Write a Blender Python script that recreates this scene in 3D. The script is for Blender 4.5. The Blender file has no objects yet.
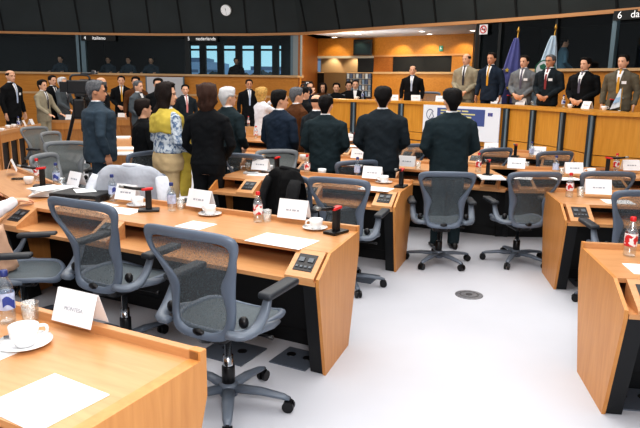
import bpy, bmesh, math, random
from mathutils import Vector, Matrix, noise
random.seed(7)
C = bpy.context.scene.collection
PI = math.pi
V = Vector

# ------------------------------------------------------------------ camera model
FPX, CAMH, PITCH, ROLL = 622.0, 1.72, math.radians(11.9), math.radians(0.9)
_fw = V((0, math.cos(PITCH), -math.sin(PITCH))); _up = V((0, math.sin(PITCH), math.cos(PITCH))); _rt = V((1, 0, 0))
def _ray(px, py):
    u, v = px - 320.0, 214.0 - py
    c, s = math.cos(ROLL), math.sin(ROLL)
    a, b = u * c - v * s, u * s + v * c
    return _rt * (a / FPX) + _up * (b / FPX) + _fw
def at(px, py, z):
    d = _ray(px, py); t = (z - CAMH) / d.z
    return V((0, 0, CAMH)) + d * t
def atd(px, py, y):
    d = _ray(px, py)
    return V((0, 0, CAMH)) + d * (y / d.y)

# ------------------------------------------------------------------ materials
def rgb(r, g, b):
    f = lambda c: ((c / 255 + 0.055) / 1.055) ** 2.4 if c > 10 else c / 255 / 12.92
    return (f(r), f(g), f(b), 1.0)
_mats = {}
def mat(name, col, rough=0.5, metal=0.0, spec=0.5, var=0.0, scale=8.0, bump=0.0, bscale=60.0, emit=None, estr=1.0, coat=0.0):
    if name in _mats: return _mats[name]
    m = bpy.data.materials.new(name); m.use_nodes = True
    nt = m.node_tree; b = nt.nodes['Principled BSDF']
    b.inputs['Base Color'].default_value = col
    b.inputs['Roughness'].default_value = rough; b.inputs['Metallic'].default_value = metal
    b.inputs['Specular IOR Level'].default_value = spec
    b.inputs['Coat Weight'].default_value = coat
    tc = nt.nodes.new('ShaderNodeTexCoord')
    if var > 0:
        n = nt.nodes.new('ShaderNodeTexNoise'); n.inputs['Scale'].default_value = scale; n.inputs['Detail'].default_value = 3
        nt.links.new(tc.outputs['Object'], n.inputs['Vector'])
        r = nt.nodes.new('ShaderNodeValToRGB')
        r.color_ramp.elements[0].position = 0.3; r.color_ramp.elements[1].position = 0.7
        r.color_ramp.elements[0].color = [c * (1 - var) for c in col[:3]] + [1]
        r.color_ramp.elements[1].color = [min(1, c * (1 + var)) for c in col[:3]] + [1]
        nt.links.new(n.outputs['Fac'], r.inputs['Fac']); nt.links.new(r.outputs['Color'], b.inputs['Base Color'])
    if bump > 0:
        n2 = nt.nodes.new('ShaderNodeTexNoise'); n2.inputs['Scale'].default_value = bscale; n2.inputs['Detail'].default_value = 2
        nt.links.new(tc.outputs['Object'], n2.inputs['Vector'])
        bp = nt.nodes.new('ShaderNodeBump'); bp.inputs['Strength'].default_value = bump; bp.inputs['Distance'].default_value = 0.03
        nt.links.new(n2.outputs['Fac'], bp.inputs['Height']); nt.links.new(bp.outputs['Normal'], b.inputs['Normal'])
    if emit:
        b.inputs['Emission Color'].default_value = emit; b.inputs['Emission Strength'].default_value = estr
    _mats[name] = m
    return m
def wood(name, c1, c2, rough=0.35, stretch=(1.5, 14, 14)):
    if name in _mats: return _mats[name]
    m = bpy.data.materials.new(name); m.use_nodes = True
    nt = m.node_tree; b = nt.nodes['Principled BSDF']
    tc = nt.nodes.new('ShaderNodeTexCoord'); mp = nt.nodes.new('ShaderNodeMapping'); mp.inputs['Scale'].default_value = stretch
    nt.links.new(tc.outputs['Object'], mp.inputs['Vector'])
    n = nt.nodes.new('ShaderNodeTexNoise'); n.inputs['Scale'].default_value = 2.5; n.inputs['Detail'].default_value = 6; n.inputs['Distortion'].default_value = 0.6
    nt.links.new(mp.outputs['Vector'], n.inputs['Vector'])
    n3 = nt.nodes.new('ShaderNodeTexNoise'); n3.inputs['Scale'].default_value = 0.9; n3.inputs['Detail'].default_value = 2
    nt.links.new(tc.outputs['Object'], n3.inputs['Vector'])
    mx = nt.nodes.new('ShaderNodeMath'); mx.operation = 'MULTIPLY_ADD'; mx.inputs[1].default_value = 0.65; 
    nt.links.new(n.outputs['Fac'], mx.inputs[0])
    m2 = nt.nodes.new('ShaderNodeMath'); m2.operation = 'MULTIPLY'; m2.inputs[1].default_value = 0.35
    nt.links.new(n3.outputs['Fac'], m2.inputs[0]); nt.links.new(m2.outputs[0], mx.inputs[2])
    r = nt.nodes.new('ShaderNodeValToRGB')
    r.color_ramp.elements[0].position = 0.33; r.color_ramp.elements[1].position = 0.67
    r.color_ramp.elements[0].color = c1; r.color_ramp.elements[1].color = c2
    nt.links.new(mx.outputs[0], r.inputs['Fac']); nt.links.new(r.outputs['Color'], b.inputs['Base Color'])
    b.inputs['Roughness'].default_value = rough
    _mats[name] = m
    return m
def see_through(name, col, opacity, rough=0.1, kind='Glossy', diffuse=0.0):
    """a clear sheet: part transparent, part glossy or diffuse"""
    if name in _mats: return _mats[name]
    m = bpy.data.materials.new(name); m.use_nodes = True
    nt = m.node_tree; nt.nodes.remove(nt.nodes['Principled BSDF'])
    out = nt.nodes['Material Output']
    tr = nt.nodes.new('ShaderNodeBsdfTransparent'); tr.inputs['Color'].default_value = col if kind == 'Glossy' else (1, 1, 1, 1)
    if kind == 'Glossy':
        g = nt.nodes.new('ShaderNodeBsdfGlossy'); g.inputs['Roughness'].default_value = rough; g.inputs['Color'].default_value = (1, 1, 1, 1)
    else:
        g = nt.nodes.new('ShaderNodeBsdfPrincipled'); g.inputs['Base Color'].default_value = col; g.inputs['Roughness'].default_value = rough
    mx = nt.nodes.new('ShaderNodeMixShader'); mx.inputs[0].default_value = opacity
    if kind == 'Diffuse':
        tc = nt.nodes.new('ShaderNodeTexCoord'); n = nt.nodes.new('ShaderNodeTexNoise'); n.inputs['Scale'].default_value = 260; n.inputs['Detail'].default_value = 1
        mp = nt.nodes.new('ShaderNodeMapping'); mp.inputs['Scale'].default_value = (1, 1, .35)
        nt.links.new(tc.outputs['Object'], mp.inputs['Vector']); nt.links.new(mp.outputs['Vector'], n.inputs['Vector'])
        r = nt.nodes.new('ShaderNodeMapRange'); r.inputs['From Min'].default_value = .35; r.inputs['From Max'].default_value = .65
        r.inputs['To Min'].default_value = max(0, opacity - .13); r.inputs['To Max'].default_value = min(1, opacity + .13)
        nt.links.new(n.outputs['Fac'], r.inputs['Value']); nt.links.new(r.outputs[0], mx.inputs[0])
    nt.links.new(tr.outputs[0], mx.inputs[1]); nt.links.new(g.outputs[0], mx.inputs[2]); nt.links.new(mx.outputs[0], out.inputs['Surface'])
    _mats[name] = m
    return m

WOOD = wood('desk_wood', rgb(196, 139, 90), rgb(212, 160, 111), 0.32)
WOODE = wood('desk_end_wood', rgb(196, 132, 70), rgb(214, 152, 88), 0.4, (12, 12, 1.2))
WOODV = wood('podium_wood', rgb(204, 138, 44), rgb(222, 158, 64), 0.4, (10, 10, 1.0))
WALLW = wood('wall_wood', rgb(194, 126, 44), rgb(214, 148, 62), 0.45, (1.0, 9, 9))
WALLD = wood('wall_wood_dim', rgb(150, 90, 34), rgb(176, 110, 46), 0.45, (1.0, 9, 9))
BLACKP = mat('black_panel', rgb(13, 15, 18), 0.5)
BLACK = mat('black_plastic', rgb(17, 17, 20), 0.35)
FRAME = mat('chair_frame', rgb(102, 113, 128), 0.4, 0.1, var=0.06, scale=5)
FRAME_LIT = mat('chair_frame_flash_lit', rgb(122, 126, 130), 0.45, 0.0, var=0.06, scale=5)  # same chair frame, with flash light painted in as a paler grey
ARM = mat('chair_arm', rgb(108, 117, 129), 0.4, 0.1)
PAD = mat('arm_pad', rgb(44, 48, 54), 0.5)
CHROME = mat('chrome', rgb(190, 195, 200), 0.2, 1.0)
SEATM = see_through('seat_mesh', rgb(92, 102, 108), 0.86, 0.7, 'Diffuse')
BACKM = see_through('back_mesh', rgb(92, 101, 106), 0.60, 0.65, 'Diffuse')
BACKM_LIT = see_through('back_mesh_flash_lit', rgb(106, 111, 110), 0.9, 0.65, 'Diffuse')  # same back mesh, greyed and denser to paint in the flash
WHITE = mat('white_card', rgb(246, 246, 248), 0.6)
PAPER = mat('paper', rgb(250, 250, 250), 0.7)
CERAMIC = mat('ceramic', rgb(246, 246, 246), 0.2, coat=0.4)
RED = mat('red_plastic', rgb(208, 36, 38), 0.35)
INK = mat('ink', rgb(110, 112, 122), 0.7)
GREYINK = mat('grey_ink', rgb(176, 178, 186), 0.7)
CLEAR = see_through('clear_plastic', (0.95, 0.97, 0.98, 1), 0.22, 0.08)
GLASS = see_through('clear_glass', (0.93, 0.96, 0.97, 1), 0.25, 0.05)
BLUECAP = mat('blue_cap', rgb(46, 58, 118), 0.4)
LBLUE = mat('blue_label', rgb(188, 198, 224), 0.5, var=0.2, scale=45)
LRED = mat('red_label', rgb(204, 48, 54), 0.5, var=0.25, scale=26)
for _n in LRED.node_tree.nodes:
    if _n.type == 'VALTORGB':
        _n.color_ramp.elements[0].position = .50; _n.color_ramp.elements[1].position = .53
        _n.color_ramp.elements[0].color = rgb(204, 44, 50); _n.color_ramp.elements[1].color = rgb(238, 236, 236)
LWHITE = mat('white_label', rgb(240, 240, 242), 0.5)
STEEL = mat('dark_steel_strip', rgb(70, 82, 92), 0.35, 0.5)
CREAM = mat('sill_trim', rgb(214, 176, 130), 0.4)
TRIM = mat('wood_trim', rgb(206, 150, 100), 0.4)

# ------------------------------------------------------------------ object helpers
def setp(o, label=None, cat=None, group=None, kind=None):
    if label: o['label'] = label
    if cat: o['category'] = cat
    if group: o['group'] = group
    if kind: o['kind'] = kind
    return o
def thing(name, label, cat, loc=(0, 0, 0), rotz=0.0, group=None):
    o = bpy.data.objects.new(name, None); C.objects.link(o)
    o.location = loc; o.rotation_euler = (0, 0, rotz); o.empty_display_size = 0.1
    return setp(o, label, cat, group)
def obj(name, bm, m, parent=None, smooth=False, loc=None, recalc=True):
    if recalc: bmesh.ops.recalc_face_normals(bm, faces=bm.faces)
    me = bpy.data.meshes.new(name); bm.to_mesh(me); bm.free()
    for mm in (m if isinstance(m, (list, tuple)) else [m]): me.materials.append(mm)
    if smooth:
        for p in me.polygons: p.use_smooth = True
    o = bpy.data.objects.new(name, me); C.objects.link(o)
    if parent: o.parent = parent
    if loc is not None: o.location = loc
    return o
def struct(name, bm, m, parent=None, smooth=False):
    o = obj(name, bm, m, parent, smooth)
    if parent is None: o['kind'] = 'structure'
    return o
def dup(root, loc, rotz, label=None, group=None, scale=None):
    r = root.copy(); C.objects.link(r); r.location = loc; r.rotation_euler = (0, 0, rotz)
    if scale: r.scale = (scale,) * 3
    if label: r['label'] = label
    if group: r['group'] = group
    for ch in list(root.children):
        c = ch.copy(); C.objects.link(c); c.parent = r
        for g in ch.children:
            d = g.copy(); C.objects.link(d); d.parent = c
    return r
def B(): return bmesh.new()
def box(bm, c, s, M=None, bevel=0.0):
    r = bmesh.ops.create_cube(bm, size=1.0)
    vs = r['verts']
    for v in vs: v.co = V((v.co.x * s[0], v.co.y * s[1], v.co.z * s[2]))
    if bevel > 0:
        es = list({e for v in vs for e in v.link_edges})
        rr = bmesh.ops.bevel(bm, geom=es, offset=bevel, segments=2, affect='EDGES', profile=0.6)
        vs = list({v for f in rr['faces'] for v in f.verts} | {v for v in vs if v.is_valid})
    for v in vs:
        p = V(v.co)
        if M is not None: p = M @ p
        v.co = p + V(c)
    return vs
def prism(bm, pts, d):
    """closed polygon pts (3d) extruded by vector d"""
    a = [bm.verts.new(V(p)) for p in pts]; b = [bm.verts.new(V(p) + V(d)) for p in pts]
    n = len(a)
    bm.faces.new(a); bm.faces.new(b[::-1])
    for i in range(n): bm.faces.new((a[i], a[(i + 1) % n], b[(i + 1) % n], b[i]))
def loft(bm, rings, cap=True):
    rr = [[bm.verts.new(p) for p in r] for r in rings]
    n = len(rr[0])
    for i in range(len(rr) - 1):
        for j in range(n):
            bm.faces.new((rr[i][j], rr[i][(j + 1) % n], rr[i + 1][(j + 1) % n], rr[i + 1][j]))
    if cap:
        bm.faces.new(rr[0][::-1]); bm.faces.new(rr[-1])
def tube(bm, pts, rad, n=8, flat=1.0, up=None):
    """tapered tube along pts; rad is a number or list; flat squashes across 'up'"""
    pts = [V(p) for p in pts]
    if not isinstance(rad, (list, tuple)): rad = [rad] * len(pts)
    rings = []
    ref = V(up) if up is not None else None
    prev = None
    for i, p in enumerate(pts):
        t = (pts[min(i + 1, len(pts) - 1)] - pts[max(i - 1, 0)]).normalized()
        if ref is None:
            r0 = prev if prev is not None else (V((0, 0, 1)) if abs(t.z) < 0.9 else V((0, 1, 0)))
        else: r0 = ref
        a = (r0 - t * r0.dot(t))
        if a.length < 1e-5: a = V((1, 0, 0)) - t * t.x
        a.normalize(); prev = a
        b = t.cross(a)
        rings.append([p + a * (math.cos(2 * PI * k / n) * rad[i] * flat) + b * (math.sin(2 * PI * k / n) * rad[i]) for k in range(n)])
    loft(bm, rings)
def lathe(bm, prof, n=20, c=(0, 0, 0), cap=True):
    rings = [[V((c[0] + r * math.cos(2 * PI * k / n), c[1] + r * math.sin(2 * PI * k / n), c[2] + z)) for k in range(n)] for r, z in prof]
    loft(bm, rings, cap)
def ball(bm, c, r, n=10):
    rs = r if isinstance(r, (tuple, list)) else (r, r, r)
    q = bmesh.ops.create_uvsphere(bm, u_segments=n, v_segments=max(6, n * 2 // 3), radius=1.0)
    for v in q['verts']: v.co = V((v.co.x * rs[0], v.co.y * rs[1], v.co.z * rs[2])) + V(c)
def quad(bm, pts): bm.faces.new([bm.verts.new(V(p)) for p in pts])
def resample(pts, n):
    """Catmull-Rom through pts then n points evenly by arc length"""
    P = [V(p) for p in pts]; Q = []
    for i in range(len(P) - 1):
        p0, p1, p2, p3 = P[max(i - 1, 0)], P[i], P[i + 1], P[min(i + 2, len(P) - 1)]
        for k in range(8):
            t = k / 8
            Q.append(0.5 * ((2 * p1) + (p2 - p0) * t + (2 * p0 - 5 * p1 + 4 * p2 - p3) * t * t + (3 * p1 - p0 - 3 * p2 + p3) * t ** 3))
    Q.append(P[-1])
    L = [0.0]
    for i in range(1, len(Q)): L.append(L[-1] + (Q[i] - Q[i - 1]).length)
    out = []; j = 0
    for k in range(n):
        s = L[-1] * k / (n - 1)
        while j < len(L) - 2 and L[j + 1] < s: j += 1
        d = L[j + 1] - L[j]
        out.append(Q[j].lerp(Q[j + 1], (s - L[j]) / d if d > 0 else 0))
    return out
def remeshed(name, bm, voxel, m, parent, smooth_it=2, sfac=0.5, wrinkle=0.0):
    """union of the closed shapes in bm as one continuous surface"""
    bmesh.ops.recalc_face_normals(bm, faces=bm.faces)
    me = bpy.data.meshes.new('tmp'); bm.to_mesh(me); bm.free()
    o = bpy.data.objects.new('tmp', me); C.objects.link(o)
    md = o.modifiers.new('r', 'REMESH'); md.mode = 'VOXEL'; md.voxel_size = voxel
    if smooth_it:
        sm = o.modifiers.new('s', 'SMOOTH'); sm.factor = sfac; sm.iterations = smooth_it
    dg = bpy.context.evaluated_depsgraph_get(); dg.update()
    nm = bpy.data.meshes.new_from_object(o.evaluated_get(dg))
    nm.name = name; nm.materials.clear(); nm.materials.append(m)
    if wrinkle:
        ph = 3.7 * len(parent['label'])
        nrm = [V(v.normal) for v in nm.vertices]; cos = [V(v.co) for v in nm.vertices]; out = []
        for c, vn in zip(cos, nrm):
            q = c.x * .5 + c.z
            k = noise.noise(V((c.x * 7 + ph, c.y * 7, q * 13))) + .6 * noise.noise(V((c.x * 16, c.y * 16 + ph, (c.z - c.x * .6) * 24)))
            out.extend(c + vn * (k * wrinkle))
        nm.vertices.foreach_set('co', out); nm.update()
    for p in nm.polygons: p.use_smooth = True
    bpy.data.objects.remove(o); bpy.data.meshes.remove(me)
    r = bpy.data.objects.new(name, nm); C.objects.link(r); r.parent = parent
    return r
def text(name, s, size, m, parent, loc, rot, ext=0.0005, align='CENTER'):
    cu = bpy.data.curves.new(name, 'FONT'); cu.body = s; cu.size = size; cu.extrude = ext; cu.align_x = align; cu.align_y = 'CENTER'
    cu.materials.append(m)
    t_ = bpy.data.objects.new('tmp', cu); C.objects.link(t_)
    dg = bpy.context.evaluated_depsgraph_get(); dg.update()
    me = bpy.data.meshes.new_from_object(t_.evaluated_get(dg)); me.materials.clear(); me.materials.append(m)
    bpy.data.objects.remove(t_)
    o = bpy.data.objects.new(name, me); C.objects.link(o); o.parent = parent; o.location = loc; o.rotation_euler = rot
    return o
# ------------------------------------------------------------------ office chair (faces +Y)
def catm(pts, n): return resample([V((p[0], p[1], 0)) for p in pts], n)
OUT = [(0, 0), (.09, .002), (.155, .018), (.19, .065), (.198, .15), (.203, .25), (.224, .34), (.254, .43), (.276, .50), (.28, .54), (.262, .572), (.2, .588), (.1, .594), (0, .595)]
INN = [(0, .042), (.075, .044), (.122, .058), (.145, .10), (.149, .16), (.134, .232), (.128, .272), (.144, .318), (.186, .378), (.222, .44), (.236, .485), (.23, .512), (.204, .528), (.16, .534), (.09, .537), (0, .537)]
def back_pt(x, s, off=0.0):
    x *= .95
    z = 0.395 + s * 0.94
    y = -0.225 - 0.15 * s + 0.05 * math.sin(PI * min(1, s / 0.45)) * 1.0 + 0.55 * x * x - 0.06 * max(0, s - .4)
    return V((x, y - off, z))
def make_chair(label, FRAME=FRAME, BACKM=BACKM, ARM=ARM):
    t = thing('office_chair', label, 'chair')
    bm = B(); O = catm(OUT, 34); I = catm(INN, 34)
    O = O + [V((-p.x, p.y, 0)) for p in O[-2:0:-1]]; I = I + [V((-p.x, p.y, 0)) for p in I[-2:0:-1]]
    rings = []
    for o_, i_ in zip(O, I):
        ring = []
        for k in range(10):
            a = 2 * PI * k / 10; w = (1 + math.cos(a)) / 2
            q = i_.lerp(o_, w)
            ring.append(back_pt(q.x, q.y, 0.017 * math.sin(a)))
        rings.append(ring)
    rings.append(rings[0])
    rr = [[bm.verts.new(p) for p in r] for r in rings[:-1]]; rr.append(rr[0])
    for i in range(len(rr) - 1):
        for j in range(10): bm.faces.new((rr[i][j], rr[i][(j + 1) % 10], rr[i + 1][(j + 1) % 10], rr[i + 1][j]))
    obj('back_frame', bm, FRAME, t, True)
    def ihw(s):
        P = catm(INN, 60)
        best = 0
        for a, b in zip(P[:-1], P[1:]):
            if min(a.y, b.y) <= s <= max(a.y, b.y):
                f = (s - a.y) / (b.y - a.y) if b.y != a.y else 0
                best = max(best, a.x + (b.x - a.x) * f)
        return best
    bm = B(); rows = []
    for k in range(19):
        s = 0.043 + (0.536 - 0.043) * k / 18
        h = ihw(s) + 0.008
        rows.append([bm.verts.new(back_pt(h * (c / 5 - 1), s, 0.0)) for c in range(11)])
    for a, b in zip(rows[:-1], rows[1:]):
        for c in range(10): bm.faces.new((a[c], a[c + 1], b[c + 1], b[c]))
    obj('back_mesh', bm, BACKM, t, True)
    def seat_pt(a, f):
        ca, sa = math.cos(a), math.sin(a)
        e = 2 / 3.2
        x = .255 * f * math.copysign(abs(ca) ** e, ca); y = .03 + .235 * f * math.copysign(abs(sa) ** e, sa)
        z = .445 - .9 * max(0, y - .16) ** 2 * 4 - .02 * (1 - (x / .255) ** 2) * f
        return V((x, y, z))
    bm = B(); rings = []
    for k in range(40):
        a = 2 * PI * k / 40
        c = seat_pt(a, 1.0); inn = seat_pt(a, .86)
        rings.append([c.lerp(inn, .5 + .5 * math.cos(2 * PI * j / 8)) + V((0, 0, .018 * math.sin(2 * PI * j / 8))) for j in range(8)])
    rr = [[bm.verts.new(p) for p in r] for r in rings]; rr.append(rr[0])
    for i in range(40):
        for j in range(8): bm.faces.new((rr[i][j], rr[i][(j + 1) % 8], rr[i + 1][(j + 1) % 8], rr[i + 1][j]))
    obj('seat_frame', bm, FRAME, t, True)
    bm = B(); cv = bm.verts.new(V((0, .03, .425))); prev = None; r0 = None
    for f in (.3, .6, .88):
        ring = [bm.verts.new(seat_pt(2 * PI * k / 40, f) + V((0, 0, .004))) for k in range(40)]
        for k in range(40):
            if prev is None: bm.faces.new((cv, ring[k], ring[(k + 1) % 40]))
            else: bm.faces.new((prev[k], ring[k], ring[(k + 1) % 40], prev[(k + 1) % 40]))
        prev = ring
    obj('seat_mesh', bm, SEATM, t, True)
    bm = B()   # tilt mechanism, spine
    box(bm, (0, -.02, .375), (.17, .26, .06), bevel=.02)
    box(bm, (0, .08, .385), (.30, .05, .03), bevel=.01)
    tube(bm, [(0, -.1, .37), (0, -.19, .385), (0, -.235, .44)], [.045, .05, .03], 8, .5)
    tube(bm, [(.08, .0, .37), (.2, .03, .36), (.25, .03, .36)], [.008, .008, .014], 6)
    obj('tilt_mechanism', bm, BLACK, t, True)
    for sx in (-1, 1):
        bm = B()
        pts = [(sx * .175, -.24, .46), (sx * .235, -.215, .455), (sx * .268, -.15, .47), (sx * .278, -.09, .53), (sx * .278, -.05, .61)]
        tube(bm, resample(pts, 14), [.03, .032, .034, .036, .037, .037, .036, .034, .033, .032, .03, .028, .026, .024], 8, .62)
        tube(bm, [(sx * .268, -.15, .465), (sx * .265, .0, .44), (sx * .25, .08, .43)], [.024, .02, .014], 8)
        a = obj('arm_support', bm, ARM, t, True)
        bm = B()
        box(bm, (0, 0, 0), (.088, .27, .034), Matrix.Rotation(math.radians(2), 3, 'X'), bevel=.016)
        for v in bm.verts:
            f = (v.co.y + .135) / .27
            v.co.x *= .86 + .3 * math.sin(PI * min(max(f, 0), 1)) * .5
            v.co += V((sx * .286, .03, .622))
        obj('arm_pad', bm, PAD, t, True)
        bm = B(); ball(bm, (sx * .215, -.165, .50), (.026, .022, .03), 10); obj('knob', bm, BLACK, t, True)
    bm = B(); lathe(bm, [(.027, .09), (.027, .23), (.019, .232), (.019, .37)], 14); obj('gas_column', bm, [CHROME], t, True)
    bm = B(); lathe(bm, [(.034, .085), (.034, .215), (.028, .222)], 14); obj('column_sleeve', bm, BLACK, t, True)
    bm = B(); lathe(bm, [(.03, .055), (.048, .06), (.048, .115), (.036, .128)], 16)
    for k in range(5):
        a = 2 * PI * k / 5 + .3; d = V((math.cos(a), math.sin(a), 0))
        tube(bm, [d * .03 + V((0, 0, .095)), d * .17 + V((0, 0, .094)), d * .29 + V((0, 0, .078)), d * .325 + V((0, 0, .068))], [.034, .030, .023, .016], 8, .62, (0, 0, 1))
    obj('star_base', bm, ARM, t, True)
    for k in range(5):
        a = 2 * PI * k / 5 + .3; d = V((math.cos(a), math.sin(a), 0)); s = V((-math.sin(a), math.cos(a), 0)); p = d * .318 + V((0, 0, .03))
        bm = B()
        for q in (-1, 1): tube(bm, [p + s * (q * .008), p + s * (q * .024)], .03, 14)
        tube(bm, [p + V((0, 0, .0)), p + V((0, 0, .045))], .012, 8)
        box(bm, p + V((0, 0, .018)), (.03, .03, .024), Matrix.Rotation(a, 3, 'Z'))
        obj('caster', bm, BLACK, t)
    return t
_chair = {}
def chair(x, y, head, label, group='mesh office chairs', scale=1.0, lift=0.0, kind='blue'):
    """head: degrees clockwise from +Y"""
    if kind not in _chair:
        c = make_chair(label) if kind == 'blue' else make_chair(label, FRAME_LIT, BACKM_LIT, FRAME_LIT)  # grey kind: the same chair in its painted flash-lit colours
        c.location = (x, y, 0); c.rotation_euler = (0, 0, -math.radians(head)); c['group'] = group; c.scale = (scale,) * 3
        _chair[kind] = c
    else: c = dup(_chair[kind], (x, y, 0), -math.radians(head), label, group, scale)
    for ch in c.children:
        k = ch.name.split('.')[0]
        if k not in ('star_base', 'caster', 'column_sleeve', 'gas_column'): ch.location.z = lift
        elif k == 'gas_column': ch.location.z = lift * .9
    return c

# ------------------------------------------------------------------ desks
def desk(P, ang, L, label, consoles=(), modules=None, bars=False, ends=(True, True), thick=.02, depth=.86, group=None, solid=False, shear=0.0):
    """P: floor point under the user-side edge at the left end; ang: degrees of the length direction"""
    t = thing('conference_desk', label, 'desk', (P[0], P[1], 0), math.radians(ang), group)
    D = depth; sl = 0.0 if bars else .20
    bm = B(); box(bm, (L / 2, (.213 + D) / 2, .7325), (L - .01, D - .225, .025)); obj('worktop', bm, WOOD, t)
    bm = B(); box(bm, (L / 2, D - .017, .75), (L - .012, .034, .062), bevel=.004); obj('front_lip', bm, WOOD, t)
    bm = B(); box(bm, (L / 2, .272, .612), (L - .05, .54, .025)); obj('shelf', bm, WOOD, t)
    bm = B(); box(bm, (L / 2, .545, .66), (L - .05, .015, .12)); obj('compartment_back', bm, BLACKP, t)
    bm = B(); box(bm, (L / 2, .50, .345), (L - .05, .02, .52)); box(bm, (L / 2, .50, .05), (L - .05, .03, .10)); obj('knee_panel', bm, BLACKP, t)
    bm = B(); prism(bm, [(.025, D - .05, .60), (L - .025, D - .05, .60), (L - .025, D - sl - .05, .01), (.025, D - sl - .05, .01)], (0, -.02, 0)); obj('front_panel', bm, WOODE if solid else BLACKP, t)
    bm = B(); box(bm, (L / 2, D - .025, .645), (L - .05, .035, .15)); obj('front_rail', bm, WOODE, t)
    bm = B(); box(bm, (L / 2, D - sl - .03, .03), (L - .05, .03, .06)); obj('plinth', bm, BLACKP, t)
    nb = max(2, int(L / .42)) if bars else 2
    for k in range(nb + 1):
        bm = B(); xx = .06 + (L - .12) * k / nb; prism(bm, [(xx - .028, D - .012, .58), (xx + .028, D - .012, .58), (xx + .028, D - sl - .008, .0), (xx - .028, D - sl - .008, .0)], (0, -.032, 0)); obj('front_post', bm, WOODE, t)
    prof = [(0, .60), (0, .645), (.215, .747), (D - .034, .747), (D - .034, .782), (D, .782), (D, .60), (D - sl, 0), (.15, 0)]
    for e, x in zip(ends, (0, L - thick)):
        if e:
            bm = B(); prism(bm, [(x, v, z) for v, z in prof], (thick, 0, 0)); ep = obj('end_panel', bm, WOODE, t)
            bm = B(); x2 = thick if x == 0 else x - .085; prism(bm, [(x2, v, z) for v, z in ((.004, .598), (.155, .004), (.29, .004), (.16, .598))], (.085, 0, 0)); obj('leg_support', bm, BLACKP, t)
    for cx in consoles:
        bm = B(); w = .19
        prism(bm, [(cx - w / 2, .0, .622), (cx - w / 2, .0, .645), (cx - w / 2, .213, .745), (cx - w / 2, .213, .622)], (w, 0, 0))
        c = obj('console', bm, WOOD, t)
        bm = B(); prism(bm, [(cx - w / 2 + .034, .045, .63), (cx - w / 2 + .034, .045, .6695), (cx - w / 2 + .034, .175, .7305), (cx - w / 2 + .034, .175, .63)], (w - .068, 0, 0))
        p = obj('control_panel', bm, BLACK, c)
        sl = V((0, .185, .087)).normalized(); nn = V((0, -.087, .185)).normalized(); KM = mat('console_key', rgb(96, 102, 108), .4, .4); RX = Matrix.Rotation(math.atan2(.087, .185), 3, 'X')
        for i in range(2):
            bm = B(); box(bm, V((cx - .03 + .06 * i, .015, .655)) + sl * .125 + nn * .003, (.034, .036, .004), RX); obj('socket', bm, KM, c)
        for i in range(4):
            bm = B(); box(bm, V((cx - .042 + .028 * i, .015, .655)) + sl * .065 + nn * .003, (.016, .016, .004), RX); obj('button', bm, KM, c)
    if shear:
        for ch in t.children:
            for o in [ch] + list(ch.children):
                for q in o.data.vertices: q.co.x += shear * q.co.y
    return t

# ------------------------------------------------------------------ tabletop things
_proto = {}
def place(kind, maker, label, p, rotz=0.0, group=None, scale=None):
    if scale is None: scale = {'cup': 1.15, 'saucer': 1.15, 'mic': 1.2}.get(kind, 1.0)
    if kind not in _proto:
        o = maker(label); o.location = p; o.rotation_euler = (0, 0, rotz)
        if scale: o.scale = (scale,) * 3
        if group: o['group'] = group
        _proto[kind] = o
        return o
    return dup(_proto[kind], p, rotz, label, group, scale or 1.0)
def mk_mic(label):
    t = thing('desk_microphone', label, 'microphone')
    bm = B(); box(bm, (0, 0, .008), (.085, .13, .016), bevel=.005); obj('base_plate', bm, BLACK, t)
    bm = B(); box(bm, (0, 0, .075), (.034, .038, .13), bevel=.008); obj('stem', bm, BLACK, t)
    bm = B(); box(bm, (0, -.005, .142), (.037, .07, .016), Matrix.Rotation(.1, 3, 'X'), bevel=.006); obj('red_ring', bm, RED, t)
    bm = B(); tube(bm, [(0, -.02, .142), (0, -.09, .147), (0, -.15, .158)], [.011, .010, .009], 8); a = obj('microphone_arm', bm, BLACK, t, True)
    bm = B(); tube(bm, [(0, -.145, .157), (0, -.175, .163)], [.0115, .0095], 10); obj('microphone_tip', bm, mat('mic_tip', rgb(150, 152, 150), .4, .6), a, True)
    return t
def mk_bottle(cap, lab, kind, coke=False):
    def f(label):
        t = thing('water_bottle', label, 'bottle')
        bm = B(); lathe(bm, [(.028, 0), (.033, .006), (.033, .135), (.030, .155), (.014, .19), (.0135, .2)], 16); obj('bottle_body', bm, CLEAR, t, True)
        bm = B(); lathe(bm, [(.026, .004), (.0305, .008), (.0305, .13), (.028, .15)], 16); obj('water', bm, see_through('water', (.93, .96, .98, 1), .10, .05), t, True)
        bm = B(); lathe(bm, [(.0335, .06), (.0337, .062), (.0337, .128), (.0335, .13)], 16, cap=False); l = obj('bottle_label', bm, lab, t, True)
        bm = B(); n = 6; a0 = -2.3; w = .75
        vs = [[bm.verts.new(V((.0342 * math.cos(a0 + w * 2 * i / n), .0342 * math.sin(a0 + w * 2 * i / n), z + .012 * math.sin(i * .8)))) for i in range(n + 1)] for z in (.072, .108)]
        for i in range(n): bm.faces.new((vs[0][i], vs[0][i + 1], vs[1][i + 1], vs[1][i]))
        obj('label_mark', bm, LWHITE if kind == 'red' else mat('label_blue_mark', rgb(58, 74, 150), .5), l)
        bm = B(); lathe(bm, [(.0155, .196), (.0158, .2), (.0155, .218), (.013, .221)], 14); obj('bottle_cap', bm, cap, t, True)
        return t
    return f
def mk_glass(label):
    t = thing('drinking_glass', label, 'glass')
    bm = B(); lathe(bm, [(.027, 0), (.03, .003), (.035, .085), (.0335, .086), (.029, .012), (.001, .010)], 18); obj('tumbler', bm, GLASS, t, True)
    return t
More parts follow.
